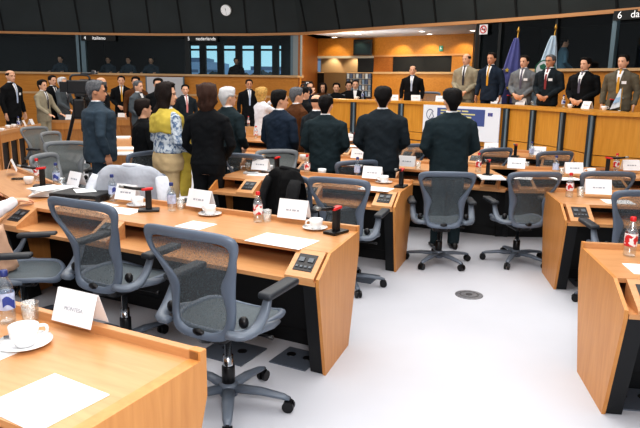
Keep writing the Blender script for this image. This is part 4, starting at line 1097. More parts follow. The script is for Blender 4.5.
# middle desk
mic('black microphone at the right end of the middle desk', 401, 187, AC)
place('saucer', mk_saucer, 'white saucer beside the microphone of the middle desk', on(384, 183), .1, 'saucers'); place('cup', mk_cup, 'white cup beside the microphone of the middle desk', on(384, 182.5, T_ + .008), 2.8, 'cups')
place('name_mid', mk_name(), 'name card near the right end of the middle desk', on(372.5, 178, .783), ra(AC), 'name cards')
place('bottle_blue', blue, 'blue-labelled bottle left of the name card on the middle desk', on(357, 178), 1.7, 'water bottles')
sheet('white sheet in front of the cup on the middle desk', on(376, 189), ra(AC), .3, .22, group='sheets of paper')
place('bottle_red', red, 'red-labelled bottle behind the hung black jacket', on(307, 175), 1.6, 'water bottles')
place('cup', mk_cup, 'white cup right of the red-labelled bottle on the middle desk', on(322, 175), 2, 'cups')
mic('black microphone with a red ring standing before the turned grey chair', 277, 173, AC - 20)
place('name_mid', mk_name(), 'name card left of the turned grey chair', on(261, 169.5, .783), ra(AC), 'name cards')
place('glass', mk_glass, 'empty glass left of the name card before the grey chair', on(248, 170.5), 0, 'glasses')
place('saucer', mk_saucer, 'white saucer before the turned grey chair', on(269, 172), .1, 'saucers'); place('cup', mk_cup, 'white cup before the turned grey chair', on(269, 171.5, T_ + .008), 2.8, 'cups')
sheet('white sheet at the left end of the middle desk', on(258, 174.5), ra(AC + 10), .2, .2, group='sheets of paper')
# handset and headphones
t = thing('headphones', 'black and white headphones at the left end of the middle desk', 'headphones', on(237, 169), .5)
bm = B(); tube(bm, [(-.08 * math.cos(q), .06 * math.sin(q), .012) for q in [PI * k / 12 for k in range(13)]], .007, 6); obj('headband', bm, BLACK, t)
for sx in (-1, 1):
    bm = B(); lathe(bm, [(.034, 0), (.036, .012), (.03, .03)], 14, (sx * .08, 0, 0)); obj('ear_cup', bm, LWHITE, t, True)
t = thing('desk_telephone', 'grey handset lying beside the headphones', 'telephone', on(251, 174), -.2)
bm = B(); box(bm, (0, 0, .012), (.16, .07, .024), bevel=.008); obj('receiver_body', bm, mat('phone_grey', rgb(188, 190, 192), .4), t)
bm = B(); box(bm, (0, 0, .026), (.09, .045, .004)); obj('keypad', bm, BLACK, t)
# desk beyond the open floor
place('name_mid', mk_name(), 'name card between the middle and right black suits', on(407, 166, .783), ra(AD), 'name cards')
place('glass', mk_glass, 'empty glass right of the name card between the two black suits', on(418, 169), 0, 'glasses')
place('bottle_red', red, 'red-labelled bottle right of the broadest black suit', on(478, 172), 2.6, 'water bottles')
mic('black microphone beside the red-labelled bottle beyond the open floor', 487.5, 176, AD)
place('name_mid', mk_name(), 'name card above the chair left of the right-hand desk', on(516, 168, .783), ra(AD + 6), 'name cards')
place('glass', mk_glass, 'empty glass right of that name card by the steel strips', on(526, 169), 0, 'glasses')
sheet('loose stack of white pages beyond the open floor', on(491, 178), ra(AD + 20), .26, .3, 5, name='paper_stack', group='sheets of paper')
sheet('white sheet just above the chair beyond the open floor', on(520, 178), ra(AD), .25, .2, group='sheets of paper')
place('bottle_blue', blue, 'blue-labelled bottle right of the chair beyond the open floor', on(555, 175), 2.9, 'water bottles')
place('glass', mk_glass, 'empty glass beside the blue-labelled bottle on the right', on(561, 175.5), 0, 'glasses')
place('name_mid', mk_name(), 'name card right of the blue-labelled bottle on the right', on(573, 173, .783), ra(0), 'name cards')
sheet('white sheet before the name card on the right', on(566, 179), .1, .3, .2, group='sheets of paper')
place('saucer', mk_saucer, 'white saucer left of the far right chair', on(591, 175), .1, 'saucers'); place('cup', mk_cup, 'white cup left of the far right chair', on(591, 174.5, T_ + .008), 2.8, 'cups')
mic('black microphone with a red top left of the far right bottle', 607, 172.5, 60)
place('bottle_red', red, 'red-labelled bottle below the podium corner', on(615.5, 172), 2.2, 'water bottles')
place('name_mid', mk_name(), 'name card at the right edge below the podium corner', on(630, 170, .783), 0, 'name cards')
# farthest desk
place('bottle_blue', blue, 'blue-labelled bottle on the farthest desk below the steel strip', on(531, 157.5), 1.9, 'water bottles')
place('name_mid', mk_name(), 'name card on the farthest desk right of the bottle', on(538, 155, .783), ra(AD), 'name cards')
mic('black microphone on the farthest desk below the steel strip beside the banner', 515, 157, AD)
place('name_mid', mk_name(), 'name card on the farthest desk under the banner', on(491, 151, .783), ra(AD), 'name cards')
place('name_mid', mk_name(), 'name card on the farthest desk left of the middle black suit', on(350, 140.5, .783), ra(AD), 'name cards')
place('bottle_blue', blue, 'clear bottle on the farthest desk left of the middle black suit', on(361, 143.5), 1.9, 'water bottles')
mic('black microphone on the farthest desk left of the middle black suit', 354.5, 143.5, AD)
sheet('white pages on the farthest desk left of the middle black suit', on(358, 146.5), ra(AD), .35, .24, group='sheets of paper')
place('name_mid', mk_name(), 'name card on the desk just left of the middle black suit', on(359, 158, .783), ra(AD), 'name cards')
sheet('white pages on the desk left of the middle black suit', on(357, 165), ra(AD), .35, .24, group='sheets of paper')
place('cup', mk_cup, 'white cup at the right elbow of the middle black suit', on(410, 150), 0, 'cups')
place('cup', mk_cup, 'white cup behind the grey chair near the navy suit', on(303, 160), 0, 'cups')
# right-hand desks
place('bottle_red', red, 'red-capped bottle at the left end of the right-hand desk', on(569, 197), 1.4, 'water bottles')
place('name_long', mk_name(.225, .13), 'name card beside the red-capped bottle on the right-hand desk', on(597, 193.5, .783), ra(AF), 'name cards')
place('glass', mk_glass, 'empty glass between the red-capped bottle and the card on the right-hand desk', on(580, 196.5), 0, 'glasses')
sheet('white sheet on the right-hand desk beside its chair', on(618, 202), ra(AF), .24, .2, group='sheets of paper')
place('bottle_red', red, 'big red-capped bottle on the desk at the right picture edge', on(629, 256), 2.3, 'water bottles', 1.08)
sheet('white sheet at the right picture edge', on(652, 270), ra(AF), .25, .2, group='sheets of paper')
# desk with stacked papers
for px, py, n, l in ((121, 138, 8, 'tall stack of white papers left of the woman in black'), (124, 149, 6, 'stack of white papers in the middle of the desk left of the woman in black'), (123, 154, 5, 'nearest stack of white papers left of the woman in black')):
    sheet(l, on(px, py), .2, .3, .3, n, name='paper_stack', group='stacks of paper')
# small desk under the photographer
for px, py, l in ((243.5, 127, 'red-capped bottle left on the small far desk'), (248.5, 126, 'red-capped bottle right on the small far desk')): place('bottle_red', red, l, on(px, py), 0, 'water bottles')
place('bottle_blue', blue, 'clear bottle on the farthest desk, before the woman taking a photograph', on(244, 138), 0, 'water bottles')
place('bottle_red', red, 'red-labelled bottle on the farthest desk, before the woman taking a photograph', on(256, 138.5), 0, 'water bottles')
# left bank
for px, py, k, l in ((2, 132, 'cup', 'white cup at the very left on the barred desk'), (8, 128.5, 'cup', 'white cup on the nearer half of the barred desk'), (14, 127.5, 'cup', 'white cup on the barred desk, third from the left edge')): place(k, mk_cup, l, on(px, py), 0, 'cups')
place('bottle_blue', blue, 'clear bottle standing on the barred desk', on(19, 127.5), 0, 'water bottles')
place('name_mid', mk_name(), 'white card at the end of the barred desk', on(31, 124.6), ra(-83), 'name cards')
place('name_mid', mk_name(), 'white card beside the clear bottle on the barred desk', on(23.5, 126), ra(-75), 'name cards')
place('name_mid', mk_name(), 'white card on the plain-fronted desk by the grey-haired man', on(70, 119.5), ra(180), 'name cards')
place('name_mid', mk_name(), 'white card on the small far desk before the man with a yellow tie', on(122, 117.5), ra(180), 'name cards')
# podium
def pd(px, py): return at(px, py, PZ)
fc = lambda px: R_({0: -2, 1: -24, 2: -50, 3: -75}[0 if px < 424 else 1 if px < 510 else 2 if px < 560 else 3])
for px, py, l in ((393.5, 100.3, 'podium name card left of the short man in a dark suit'), (415.5, 100.6, 'podium name card directly before the short man in a dark suit'), (440.5, 101.5, 'podium name card left of the broadest black suit'), (468, 102.2, 'podium name card before the man in a light grey suit'), (496, 103.6, 'podium name card before the man with a yellow tie'), (521, 104.8, 'podium name card before the man in the mid grey suit'), (550, 106, 'podium name card before the man with glasses'), (587, 108.8, 'podium name card before the heavy man in a black suit')):
    place('name_mid', mk_name(), l, pd(px, py), fc(px), 'podium name cards', 1.05)
place('bottle_blue', blue, 'clear bottle on the podium near the first small table flag', pd(563, 107.6), 0, 'water bottles')
place('bottle_blue', blue, 'clear bottle on the podium before the seated men', pd(362.5, 99), 0, 'water bottles')
place('cup', mk_cup, 'white cup on the podium at the right end', pd(604, 110.3), 0, 'cups'); place('cup', mk_cup, 'white cup on the podium near the name card of the heavy man', pd(570, 108), 0, 'cups')
place('glass', mk_glass, 'glass on the podium before the mid grey suit', pd(532, 105.3), 0, 'glasses')
place('cup', mk_cup, 'white cup on the podium at the left, by the first steel strip', pd(356, 99.4), 0, 'cups')
mic('black microphone on the podium right of the man with a yellow tie', 508, 104.2, 120, PZ); mic('black microphone on the podium before the man with the beige tie', 611, 110.3, 100, PZ)
def table_flag(px, py, label):
    t = thing('table_flag', label, 'flag', pd(px, py), fc(px) + .4, 'small table flags')
    bm = B(); lathe(bm, [(.04, 0), (.04, .01), (.008, .016)], 14); obj('flag_foot', bm, CHROME, t, True)
    bm = B(); tube(bm, [(0, 0, .01), (0, 0, .36)], .005, 6); obj('flag_staff', bm, mat('gold', rgb(190, 150, 70), .3, .7), t)
    bm = B(); rows = []
    for i in range(9):
        f = i / 8; rows.append([bm.verts.new(V((-.015 - (.02 + .13 * f) * c / 4, .012 * math.sin(c * 2.2 + f * 3) * f, .345 - .28 * f - .012 * c * f))) for c in range(5)])
    for a, b in zip(rows[:-1], rows[1:]):
        for c in range(4): bm.faces.new((a[c], a[c + 1], b[c + 1], b[c]))
    cl = obj('flag_cloth', bm, mat('flag_pale', rgb(206, 222, 238), .7), t, True)
    bm = B(); vs = [bm.verts.new(V((-.015 - (.02 + .13 * f) * c, -.004 + .012 * math.sin(c * 8.8 + f * 3) * f - .004, .345 - .28 * f - .048 * c * f))) for f, c in ((.45, .1), (.45, .95), (.72, .95), (.72, .1))]; bm.faces.new(vs); obj('blue_band', bm, mat('flag_band', rgb(150, 186, 220), .7), cl)
table_flag(582, 108.2, 'small pale table flag before the heavy man in a black suit'); table_flag(620, 111.2, 'small pale table flag before the olive suit at the right')

# ------------------------------------------------------------------ standing flags
def standing_flag(px, ptop, d, cloth_m, label, emblem, lean):
    p = atd(px, ptop, d); h = p.z - PF
    t = thing('standing_flag', label, 'flag', (p.x, p.y, PF), R_(-25))
    bm = B(); tube(bm, [(0, 0, .0), (lean, 0, h)], .016, 8); obj('flag_pole', bm, mat('gold', rgb(190, 150, 70), .3, .7), t, True)
    bm = B(); lathe(bm, [(.004, 0), (.028, .03), (.03, .06), (.005, .12)], 10, (lean, 0, h - .02)); obj('finial', bm, mat('gold', rgb(190, 150, 70), .3, .7), t, True)
    bm = B(); lathe(bm, [(.18, 0), (.18, .03), (.04, .06)], 18); obj('foot', bm, BLACK, t, True)
    bm = B(); rings = []
    top = h - .12; bot = .45
    for i in range(16):
        f = i / 15; z = top + (bot - top) * f; w = .045 + .27 * f ** .75; dp = .04 + .09 * f; cx = lean * (z / h) - .02 - .02 * f
        rings.append([V((cx + w * math.cos(2 * PI * q / 40), dp * math.sin(2 * PI * q / 40) * (1 + .45 * math.sin(q * 2 * PI * 7 / 40 + f * 2)), z + .05 * math.cos(2 * PI * q / 40) * f)) for q in range(40)])
    loft(bm, rings); cl = obj('flag_cloth', bm, cloth_m, t, True)
    emblem(cl, lean, h)
def stars(cl, lean, h):
    for k, (x, f) in enumerate(((-.10, .40), (.06, .52), (-.02, .62), (.10, .72), (-.13, .60))):
        z = (h - .12) + (.45 - h + .12) * f; dp = .04 + .09 * f; bm = B(); c = V((lean * z / h + x, -dp * 1.4 - .01, z)); pts = []
        for q in range(10):
            r = .05 if q % 2 == 0 else .021; pts.append(c + V((r * math.sin(PI * q / 5), 0, r * math.cos(PI * q / 5))))
        prism(bm, pts, (0, .05, 0)); obj('star', bm, mat('star_yellow', rgb(224, 196, 70), .6), cl)
def roundel(cl, lean, h):
    z = (h - .12) + (.45 - h + .12) * .40; bm = B(); c = V((lean * z / h - .05, -.13, z))
    loft(bm, [[c + V((.17 * math.cos(2 * PI * q / 24), yy, .17 * math.sin(2 * PI * q / 24))) for q in range(24)] for yy in (0, .06)]); d_ = obj('emblem_disc', bm, mat('emblem_white', rgb(226, 232, 236), .7), cl)
    bm = B(); pts = [(-.11, .08), (-.03, .12), (.02, .07), (-.01, .02), (.05, -.01), (.09, -.08), (.03, -.13), (-.02, -.07), (-.04, .0), (-.09, .02)]
    prism(bm, [c + V((x, -.006, zz)) for x, zz in pts], (0, .01, 0)); obj('green_map_mark', bm, mat('emblem_green', rgb(40, 110, 84), .7), d_)
    bm = B(); tube(bm, [c + V((.185 * math.cos(q), .0, .185 * math.sin(q))) for q in [2 * PI * k / 24 for k in range(25)]], .012, 5); obj('emblem_ring', bm, mat('emblem_green', rgb(40, 110, 84), .7), d_)
standing_flag(510.5, 32, 13.4, mat('flag_blue', rgb(88, 92, 150), .7, bump=.5, bscale=14), 'dark blue flag with yellow stars on a pole behind the podium', stars, .16)
standing_flag(545, 29.5, 12.7, mat('flag_light', rgb(188, 208, 224), .7, bump=.5, bscale=14), 'pale blue flag with a green and white roundel behind the podium', roundel, .20)

# ------------------------------------------------------------------ garments over chairs
def draped(label, chairpos, head, m, w, drop_back, drop_front, sl=True, name='jacket', dx=0.0):
    """garment hung over a chair back; built in the chair's own axes"""
    t = thing(name, label, 'jacket', (chairpos[0] + dx * math.cos(R_(head)), chairpos[1] - dx * math.sin(R_(head)), 0), -R_(head))
    bm = B(); rows = []
    ztop = .985; yb = -.40
    for i in range(23):
        x = -w + 2 * w * i / 22; e = abs(x) / w; zt = ztop - .10 * max(0, e - .55) ** 2 * 5
        col = []
        for k in range(15):
            f = k / 14
            if f < .42: s = f / .42; y = yb - .075 - .02 * math.sin(x * 18) - .05 * (1 - s); z = zt - drop_back * (1 - s)
            elif f < .58: s = (f - .42) / .16; a = PI * s; y = yb - .055 * math.cos(a) - .02; z = zt + .03 * math.sin(a)
            else: s = (f - .58) / .42; y = yb + .05 + .03 * math.sin(x * 14 + 1) + .04 * s + .5 * x * x; z = zt - drop_front * s
            col.append(V((x * (1 + .06 * (1 - (z / ztop))), y + .012 * noise.noise(V((x * 6, z * 6, 2))), z + .015 * noise.noise(V((x * 5, f * 4, 5))))))
        rows.append([bm.verts.new(c) for c in col])
    for a, b in zip(rows[:-1], rows[1:]):
        for k in range(14): bm.faces.new((a[k], a[k + 1], b[k + 1], b[k]))
    bmesh.ops.solidify(bm, geom=list(bm.faces), thickness=.012)
    obj('coat_body', bm, m, t, True)
    if sl:
        for sx in (-1, 1):
            bm = B(); tube(bm, resample([(sx * w * .93, yb - .05, .93), (sx * w * 1.06, yb - .11, .78), (sx * w * 1.0, yb - .13, .60), (sx * w * .92, yb - .12, .50)], 10), [.05, .06, .06, .057, .055, .053, .05, .048, .046, .044], 10, .6); obj('sleeve', bm, m, t, True)
    bm = B(); tube(bm, resample([(-.09, yb + .06, .99), (-.05, yb - .02, 1.015), (.05, yb - .02, 1.015), (.09, yb + .06, .99)], 12), .018, 8); obj('coat_collar', bm, m, t, True)
draped('white jacket hung over a mesh chair, seen across the long desk', (-1.55, 5.62), 8, mat('cloth_jacket_white', rgb(218, 222, 230), .85, bump=.6, bscale=10), .31, .42, .36)
draped('black jacket hung over a mesh chair at the middle desk', (-.06, 5.55), 46, mat('cloth_jacket_black', rgb(17, 18, 21), .85, bump=.6, bscale=10), .175, .42, .36, dx=.09)
bm = B(); rings = []
for i in range(9):
    f = i / 8; z = .455 + .30 * f; w = .15 * (1 - .25 * f); d = .15 * (1 - .35 * f)
    rings.append([V((w * math.cos(2 * PI * q / 22) * (1 + .12 * math.sin(q * 1.7 + f * 3)), d * math.sin(2 * PI * q / 22) - .05 * f, z + .02 * math.sin(q * .9))) for q in range(22)])
loft(bm, rings); o = obj('garment', bm, mat('cloth_tan_garment', rgb(206, 168, 142), .8, bump=.5, bscale=10), None, True, loc=(-2.2, 4.02, 0)); setp(o, 'folded tan garment heaped on the chair at the left edge', 'garment')

# ------------------------------------------------------------------ floor fittings
def floor_plate(px, py, rot, label, w=.26, l=.26):
    p = at(px, py, 0.0); t = thing('floor_outlet', label, 'floor outlet', (p.x, p.y, 0), R_(rot), 'floor outlets')
    bm = B(); box(bm, (0, 0, .004), (w, l, .008), bevel=.002); obj('outlet_plate', bm, mat('outlet_grey', rgb(104, 112, 124), .4, .3), t)
    for sx in (-.06, .06):
        bm = B(); lathe(bm, [(.032, .008), (.03, .011), (.02, .011)], 14, (sx, .03, 0)); obj('socket', bm, BLACK, t)
floor_plate(297, 359, AB, 'grey floor outlet under the right end of the long desk'); floor_plate(232, 352, AB, 'grey floor outlet behind the base of the nearest chair', .35, .3)
floor_plate(586, 283, AF, 'grey floor outlet under the desk with the red-capped bottle'); floor_plate(634, 400, AF, 'grey floor outlet under the desk at the right picture edge'); floor_plate(362, 278, AC, 'grey floor outlet under the middle desk')
p = at(469, 295, 0); t = thing('floor_disc', 'round grey metal cover set in the open floor', 'floor cover', (p.x, p.y, 0))
bm = B(); lathe(bm, [(.115, 0), (.115, .004), (.11, .006), (.001, .006)], 30); obj('cover_plate', bm, mat('cover_steel', rgb(132, 132, 136), .4, .5, var=.2, scale=30), t)
bm = B(); lathe(bm, [(.028, .006), (.026, .0085), (.001, .0085)], 16); obj('centre_cap', bm, mat('cap_dark', rgb(84, 84, 88), .4, .5), t)
bm = B(); tube(bm, [(.075 * math.cos(q), .075 * math.sin(q), .006) for q in [2 * PI * k / 28 for k in range(29)]], .003, 5); obj('groove_ring', bm, mat('cap_dark', rgb(84, 84, 88), .4, .5), t)

# ------------------------------------------------------------------ people
# podium
who('short balding man in a dark suit with a pale tie at the podium left', 413, 65, 14.5, PF, head=195, suit='black', tie='pale', hair='dark', style='bald', pose='down', girth=1.08)
who('man in a light grey suit with a dark tie standing behind the podium', 467, 53, 13.7, PF, head=215, suit='tan', tie='dark', hair='dark', style='bald', pose='clasp', hyaw=10)
who('man in a navy suit with a yellow tie standing behind the podium', 492, 52, 13.1, PF, head=222, suit='navy', tie='yellow', hair='dark', style='short', pose='down', skin=SKIN2)
who('man in a mid grey suit with hands clasped before the blue flag', 525, 55, 12.5, PF, head=218, suit='grey', tie='stripe', hair='dark', pose='clasp', badge=True, hyaw=10)
who('man with glasses and a badge in a black suit before the pale flag', 551, 54, 11.9, PF, head=225, suit='char', tie='red', hair='grey', pose='clasp', badge=True, glasses=True, skin=SKIN2, girth=1.06, hyaw=10)
who('heavy man in a black suit, second from the right on the podium', 586, 57, 11.05, PF, head=228, suit='black', tie='stripe', hair='black', style='full', pose='clasp', girth=1.22, hyaw=8)
who('man in an olive suit with a yellow tie at the right end of the podium', 624, 54, 10.35, PF, head=222, suit='olive', tie='yellow', hair='black', pose='down', badge=True, girth=1.1, hyaw=8)
# seated beyond the podium
for px, py, hr, st, su, fem, l in ((323, 83.5, 'dark', 'long', 'brown', True, 'seated woman with long dark hair beyond the podium, leftmost of the four'), (336.5, 83.5, 'black', 'full', 'black', False, 'seated dark-haired person in black beyond the podium, second from left'), (349, 82, 'black', 'full', 'black', False, 'seated man in a black pullover beyond the podium, next to the white shirt'), (355.5, 80.5, 'dark', 'short', 'black', False, 'seated bearded man in a black jacket and white shirt before the magazine rack')):
    p = atd(px, py, 17.1 if px in (336.5, 355.5) else 18.0); person(l, (p.x, p.y, p.z - 1.35), 185, 1.75, su, hair=hr, style=st, pose='rest', female=fem, seated=True, shirt=(px > 350))
    c = dup(_chair['blue'], (p.x, p.y, .37), R_(-185), 'chair under the %s' % l.split(' beyond')[0].split(' in a black jacket')[0], 'chairs of the seated onlookers')
# backs in the middle
who('broad man in a black suit seen from behind, before the podium banner', 453, 88, 6.52, head=-4, suit='green', hair='black', style='full', pose='clasp', girth=1.14)
who('man in a dark suit seen from behind, elbows out, left of the open-floor chair', 383.5, 86, 6.95, head=6, suit='char', hair='black', style='full', pose='clasp', girth=1.12)
who('man in a dark green suit seen from behind, left of the middle black suit', 326, 94, 7.2, head=14, suit='green', hair='black', style='short', pose='clasp', girth=1.1)
who('man in a navy suit looking right, beside the woman taking a photograph', 280, 89.5, 7.6, head=38, suit='navy', hair='black', style='full', pose='clasplow', hyaw=30, girth=1.02)
who('grey-haired man in a brown jacket looking right', 297, 87, 9.3, head=55, suit='brown', hair='grey', style='full', pose='clasp', girth=1.05, hyaw=10)
who('balding man whose head shows just above the dark green suit', 317, 93.5, 8.6, head=40, suit='char', hair='dark', style='bald', pose='clasp')
who('photographer in black behind the brown jacket', 304.5, 86, 11.4, head=60, suit='black', hair='black', style='short', pose='hold', shirt=False)
who('news cameraman in a dark shirt by the recess corner', 309, 81, 13.6, head=150, suit='navy', hair='black', style='short', pose='raise', poseL='hold', shirt=False)
who('woman in a black trouser suit with brown bobbed hair, seen from behind', 207, 83, 6.5, head=12, suit='black', hair='brown', style='bob', pose='clasplow', female=True, shirt=False, girth=1.06, hem=.9)
who('white-haired man in a dark green suit behind the woman in black', 228, 86.5, 7.65, head=40, suit='green', hair='white', style='full', pose='clasp', hyaw=15, girth=1.05)
who('woman with long dark hair, yellow shawl and blue print blouse', 166, 82, 6.75, head=50, suit='print', legs='beige', hair='dark', style='long', pose='clasp', female=True, shirt=False, scarf='yellow', hem=1.0, girth=1.22, hyaw=40)
who('woman in a black coat with short dark hair beside the long-haired woman', 143, 98, 7.25, head=50, suit='black', hair='dark', style='full', pose='clasp', female=True, shirt=False, girth=1.15)
who('stout man in a slate suit looking right, beside the television camera', 96, 80, 7.4, head=62, suit='slate', hair='grey', style='full', pose='down', girth=1.45, hyaw=14, skin=SKIN2)
who('blonde woman in a white coat raising a small camera', 262, 87, 11.4, head=50, suit='white', hair='blonde', style='bob', pose='raise', female=True, shirt=False)
who('man in a black suit standing alone by the timber wall', 249, 79, 16.6, head=165, suit='black', tie='pale', hair='dark', style='short', pose='down', skin=SKIN2)
who('man in a dark suit with a pink tie before the pale board', 185, 84, 14.2, head=150, suit='char', tie='pink', hair='black', style='short', pose='down', hyaw=15)
who('dark-haired person before the pale board, mostly hidden by the long-haired woman', 158, 78, 13.2, head=170, suit='black', hair='black', style='full', pose='down', shirt=False)
# left bank
who('balding man in a black suit at the far left, arms down', 10, 69.5, 13.9, head=105, suit='black', tie='pale', hair='dark', style='bald', pose='down', badge=True, hyaw=15)
who('man in a tan jacket at the end of the barred desk', 42, 79.5, 14.3, head=105, suit='tan', tie='dark', hair='black', style='full', pose='rest', hyaw=5)
who('young man in a dark suit just behind the tan jacket', 52, 75, 15.9, head=120, suit='black', tie='dark', hair='black', style='short', pose='clasp')
who('grey-haired man in a grey suit left of the television camera', 62, 77, 15.7, head=100, suit='mid', tie='dark', hair='white', style='full', pose='rest', hyaw=10)
who('bald man standing behind the television camera', 101, 76.5, 12.4, head=95, suit='black', hair='grey', style='bald', pose='clasp', hyaw=20, shirt=False)
who('camera operator in black leaning to the television camera', 86, 80, 11.6, head=75, suit='black', hair='black', style='short', pose='hold', shirt=False)
who('man in a black suit with a yellow tie by the small far desk', 121, 75.5, 17.3, head=165, suit='black', tie='yellow', hair='black', style='short', pose='clasp')
who('grey-haired man in a grey suit right of the yellow-tied man', 138, 80, 13.3, head=110, suit='mid', hair='grey', style='short', pose='clasp', hyaw=0)
who('dark-haired person behind the grey-haired man near the pale board', 135.5, 76.5, 15.6, head=170, suit='brown', hair='black', style='full', pose='down', shirt=False)
# seated at the left edge
person('seated person in white at the left edge, one hand on the desk', (-2.80, 4.50, .0), 35, 1.75, 'white', 'paleblue', hair='dark', style='short', pose='desk', poseL='desk', seated=True, shirt=False, girth=1.15)
chair(-2.80, 4.50, 35, 'mesh chair under the seated person in white')
# interpreters behind the glass
who('interpreter in a blue shirt standing behind the right booth glass', 565, 37, 15.9, 1.2, head=95, suit='bluegrey', hair='black', style='short', pose='clasp', shirt=False)
for px, py, l in ((60, 56, 'interpreter in the first dark booth behind the glass'), (108, 60, 'interpreter in the second dark booth, nearest the bright mullion'), (128, 56, 'interpreter in the middle of the second dark booth'), (151, 59, 'interpreter at the right of the second dark booth')):
    p = atd(px, py, 24.0); person(l, (p.x, p.y, 1.2), 180, 1.75, 'slate', hair='black', style='full', pose='desk', seated=True, shirt=False)
p = atd(236.5, 67, 23.3); person('interpreter whose head shows before the bright booth window', (p.x, p.y, 1.2), 180, 1.75, 'black', hair='black', style='full', pose='rest', seated=True, shirt=False)

# ------------------------------------------------------------------ cameras
def video_camera(px, py, d, head, label, s=1.0, tripod=True):
    p = py if px is None else atd(px, py, d); t = thing('video_camera', label, 'camera', (p.x, p.y, p.z), -R_(head)); t.scale = (s, s, s)
    G = mat('camera_grey', rgb(60, 62, 66), .5)
    bm = B(); box(bm, (0, 0, 0), (.13, .36, .20), bevel=.02); box(bm, (0, -.22, .0), (.11, .12, .15), bevel=.01); obj('camera_body', bm, BLACK, t)
    bm = B(); tube(bm, [(0, .17, .01), (0, .30, .01), (0, .31, .01), (0, .38, .01)], [.055, .055, .07, .075], 16); obj('lens', bm, BLACK, t, True)
    bm = B(); tube(bm, [(0, .381, .01), (0, .384, .01)], .06, 16); obj('lens_glass', bm, mat('lens_glass', rgb(30, 34, 50), .05), t)
    bm = B(); tube(bm, resample([(0, .14, .10), (0, .12, .17), (0, -.10, .17), (0, -.13, .10)], 10), .016, 8); obj('top_handle', bm, G, t, True)
    bm = B(); box(bm, (-.10, .10, .08), (.07, .22, .07), bevel=.012); obj('viewfinder', bm, G, t)
    bm = B(); tube(bm, [(.0, .02, .19), (.0, .26, .21)], .018, 10); obj('microphone', bm, G, t, True)
    bm = B(); box(bm, (.0, .20, .22), (.09, .05, .06), bevel=.01); l_ = obj('camera_light', bm, G, t)
    bm = B(); box(bm, (.0, .227, .22), (.075, .004, .045)); obj('light_glass', bm, LWHITE, l_)
    if tripod:
        h = p.z / s - .12
        bm = B(); box(bm, (0, 0, -.12), (.12, .16, .05), bevel=.01); obj('tripod_head', bm, BLACK, t)
        for k in range(3):
            a = 2 * PI * k / 3 + .4; bm = B(); tube(bm, [(.04 * math.cos(a), .04 * math.sin(a), -.14), (.22 * math.cos(a), .22 * math.sin(a), -.14 - h * .5), (.40 * math.cos(a), .40 * math.sin(a), -p.z / s + .0)], [.03, .024, .016], 8); obj('tripod_leg', bm, BLACK, t)
        bm = B(); box(bm, (0, -.03, -.32), (.22, .16, .30), bevel=.03); obj('battery_bag', bm, BLACK, t)
    return t
video_camera(80, 87, 10.6, 75, 'large black television camera on a tripod at the left', 1.12)
_b = atd(309, 81, 13.6); _c = _b + V((-.87, -.5, 0)) * .2 + V((.5, -.87, 0)) * .12; _c.z = 1.55 * (_b.z - .02) / 1.75
video_camera(None, _c, None, 150, 'shoulder video camera held by the recess corner', .8, False)
_b = atd(262, 87, 11.4); _h = (_b.z - .02) / 1.75; p = V((_b.x + .36 * .766 * _h, _b.y + .36 * .643 * _h, 1.585 * _h)); t = thing('compact_camera', 'small silver camera held up by the blonde woman', 'camera', p, R_(-50))
bm = B(); box(bm, (0, 0, 0), (.10, .03, .065), bevel=.008); obj('camera_body', bm, CHROME, t)
bm = B(); lathe(bm, [(.02, 0), (.02, .02)], 12); 
for v in bm.verts: v.co = V((v.co.x, v.co.z + .012, v.co.y))
obj('lens', bm, BLACK, t)
# ------------------------------------------------------------------ camera, light, world
cd = bpy.data.cameras.new('camera'); cam = bpy.data.objects.new('camera', cd); C.objects.link(cam)
cd.sensor_width = 36; cd.lens = FPX * 36 / 640; cd.clip_end = 200
fw = _fw; c, s = math.cos(ROLL), math.sin(ROLL)
Xc = _rt * c - _up * s if False else None
# picture right/up axes in the world (the scene is rolled clockwise by ROLL in the picture)
ax = _rt * c + _up * s; ay = -_rt * s + _up * c
M = Matrix((( ax.x, ay.x, -fw.x, 0), (ax.y, ay.y, -fw.y, 0), (ax.z, ay.z, -fw.z, CAMH), (0, 0, 0, 1)))
cam.matrix_world = M
bpy.context.scene.camera = cam
def area(name, loc, rot, sx, sy, power, col=(1, 1, 1)):
    l = bpy.data.lights.new(name, 'AREA'); l.shape = 'RECTANGLE'; l.size = sx; l.size_y = sy; l.energy = power; l.color = col
    o = bpy.data.objects.new(name, l); C.objects.link(o); o.location = loc; o.rotation_euler = rot; return o
area('ceiling_light_near', (.2, 3.5, 5.6), (0, 0, 0), 9, 7, 440, (1, .985, .96))
area('ceiling_light_mid', (-1, 10, 5.6), (0, 0, 0), 10, 6, 330, (1, .97, .92))
area('ceiling_light_left', (-8, 15, 5.6), (0, 0, 0), 7, 8, 250, (1, .96, .9))
area('ceiling_light_back', (1.5, 14.5, 5.2), (math.radians(-12), 0, 0), 7, 3, 150, (1, .95, .86))
fl = area('camera_flash', (.12, -.1, 2.25), (math.radians(74), 0, 0), .5, .35, 55, (1, .99, 1))
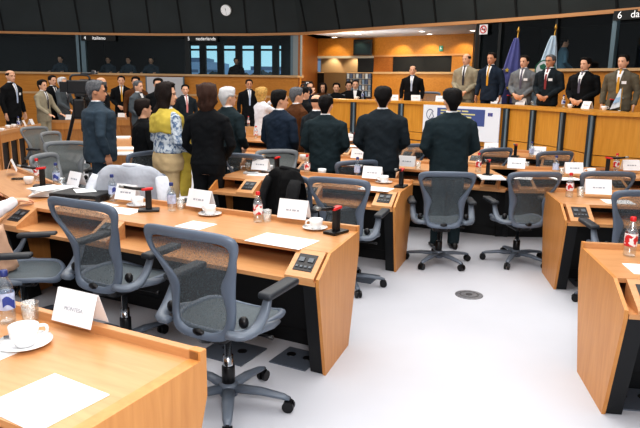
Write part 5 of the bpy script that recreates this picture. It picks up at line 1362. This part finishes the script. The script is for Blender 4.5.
def spot(loc, tgt, power, ang, col=(1, .86, .6), blend=.5, r=.05):
    l = bpy.data.lights.new('downlight_beam', 'SPOT'); l.energy = power; l.spot_size = math.radians(ang); l.spot_blend = blend; l.color = col; l.shadow_soft_size = r
    o = bpy.data.objects.new('downlight_beam', l); C.objects.link(o); o.location = loc
    o.rotation_euler = (V(tgt) - V(loc)).to_track_quat('-Z', 'Y').to_euler()
for f in (.28, .68):
    q = R0 + dR * f; spot((q.x, q.y + .45, 2.72), (q.x, q.y + .72, 2.2), 26, 100)
for f in (.32, .62, .95):
    q = R1 + dq * f; spot((q.x - .3, q.y - .55, 3.24), (q.x - .12, q.y - .1, 2.3), 40, 95)
for f in (.3, .75):
    q = R0 + dR * f; spot((q.x - .1, q.y - .6, 3.24), (q.x, q.y - .1, 2.3), 22, 95)
area('recess_light', (1.6, 19.0, 3.24), (0, 0, math.radians(-35)), 2.6, .6, 45, (1, .9, .74))
area('soffit_fill', (1.4, 20.2, 2.5), (math.radians(180), 0, math.radians(-35)), 3.5, .5, 16, (1, .95, .9))  # added upward fill that brightens the soffit, no fitting here
l = bpy.data.lights.new('recess_fill', 'POINT'); l.energy = 45; l.color = (1, .9, .74); l.shadow_soft_size = .15; o = bpy.data.objects.new('recess_fill', l); C.objects.link(o); o.location = (.7, 20.4, 2.5)  # added unseen point fill for the dark side wall of the recess
area('booth_light', tuple(wpt(1, 1.6, 3.25)), (0, 0, 0), 3, .6, 2.5, (.75, .92, 1))
area('booth_light', tuple(wpt(3, 1.6, 3.25)), (0, 0, 0), 3, .6, 2.5, (.75, .92, 1))
area('booth_light', tuple(wpt(9, 1.5, 3.25)), (0, 0, 0), 2, .6, 2, (.8, .95, 1))
w = bpy.data.worlds.new('world'); bpy.context.scene.world = w; w.use_nodes = True
w.node_tree.nodes['Background'].inputs['Color'].default_value = (.92, .95, 1, 1); w.node_tree.nodes['Background'].inputs['Strength'].default_value = .45
vs = bpy.context.scene.view_settings; vs.view_transform = 'Standard'; vs.look = 'Medium High Contrast'; vs.exposure = 0.06; vs.gamma = 1.0
cy = bpy.context.scene.cycles; cy.max_bounces = 8; cy.transparent_max_bounces = 24; cy.use_denoising = True; cy.sample_clamp_indirect = 6
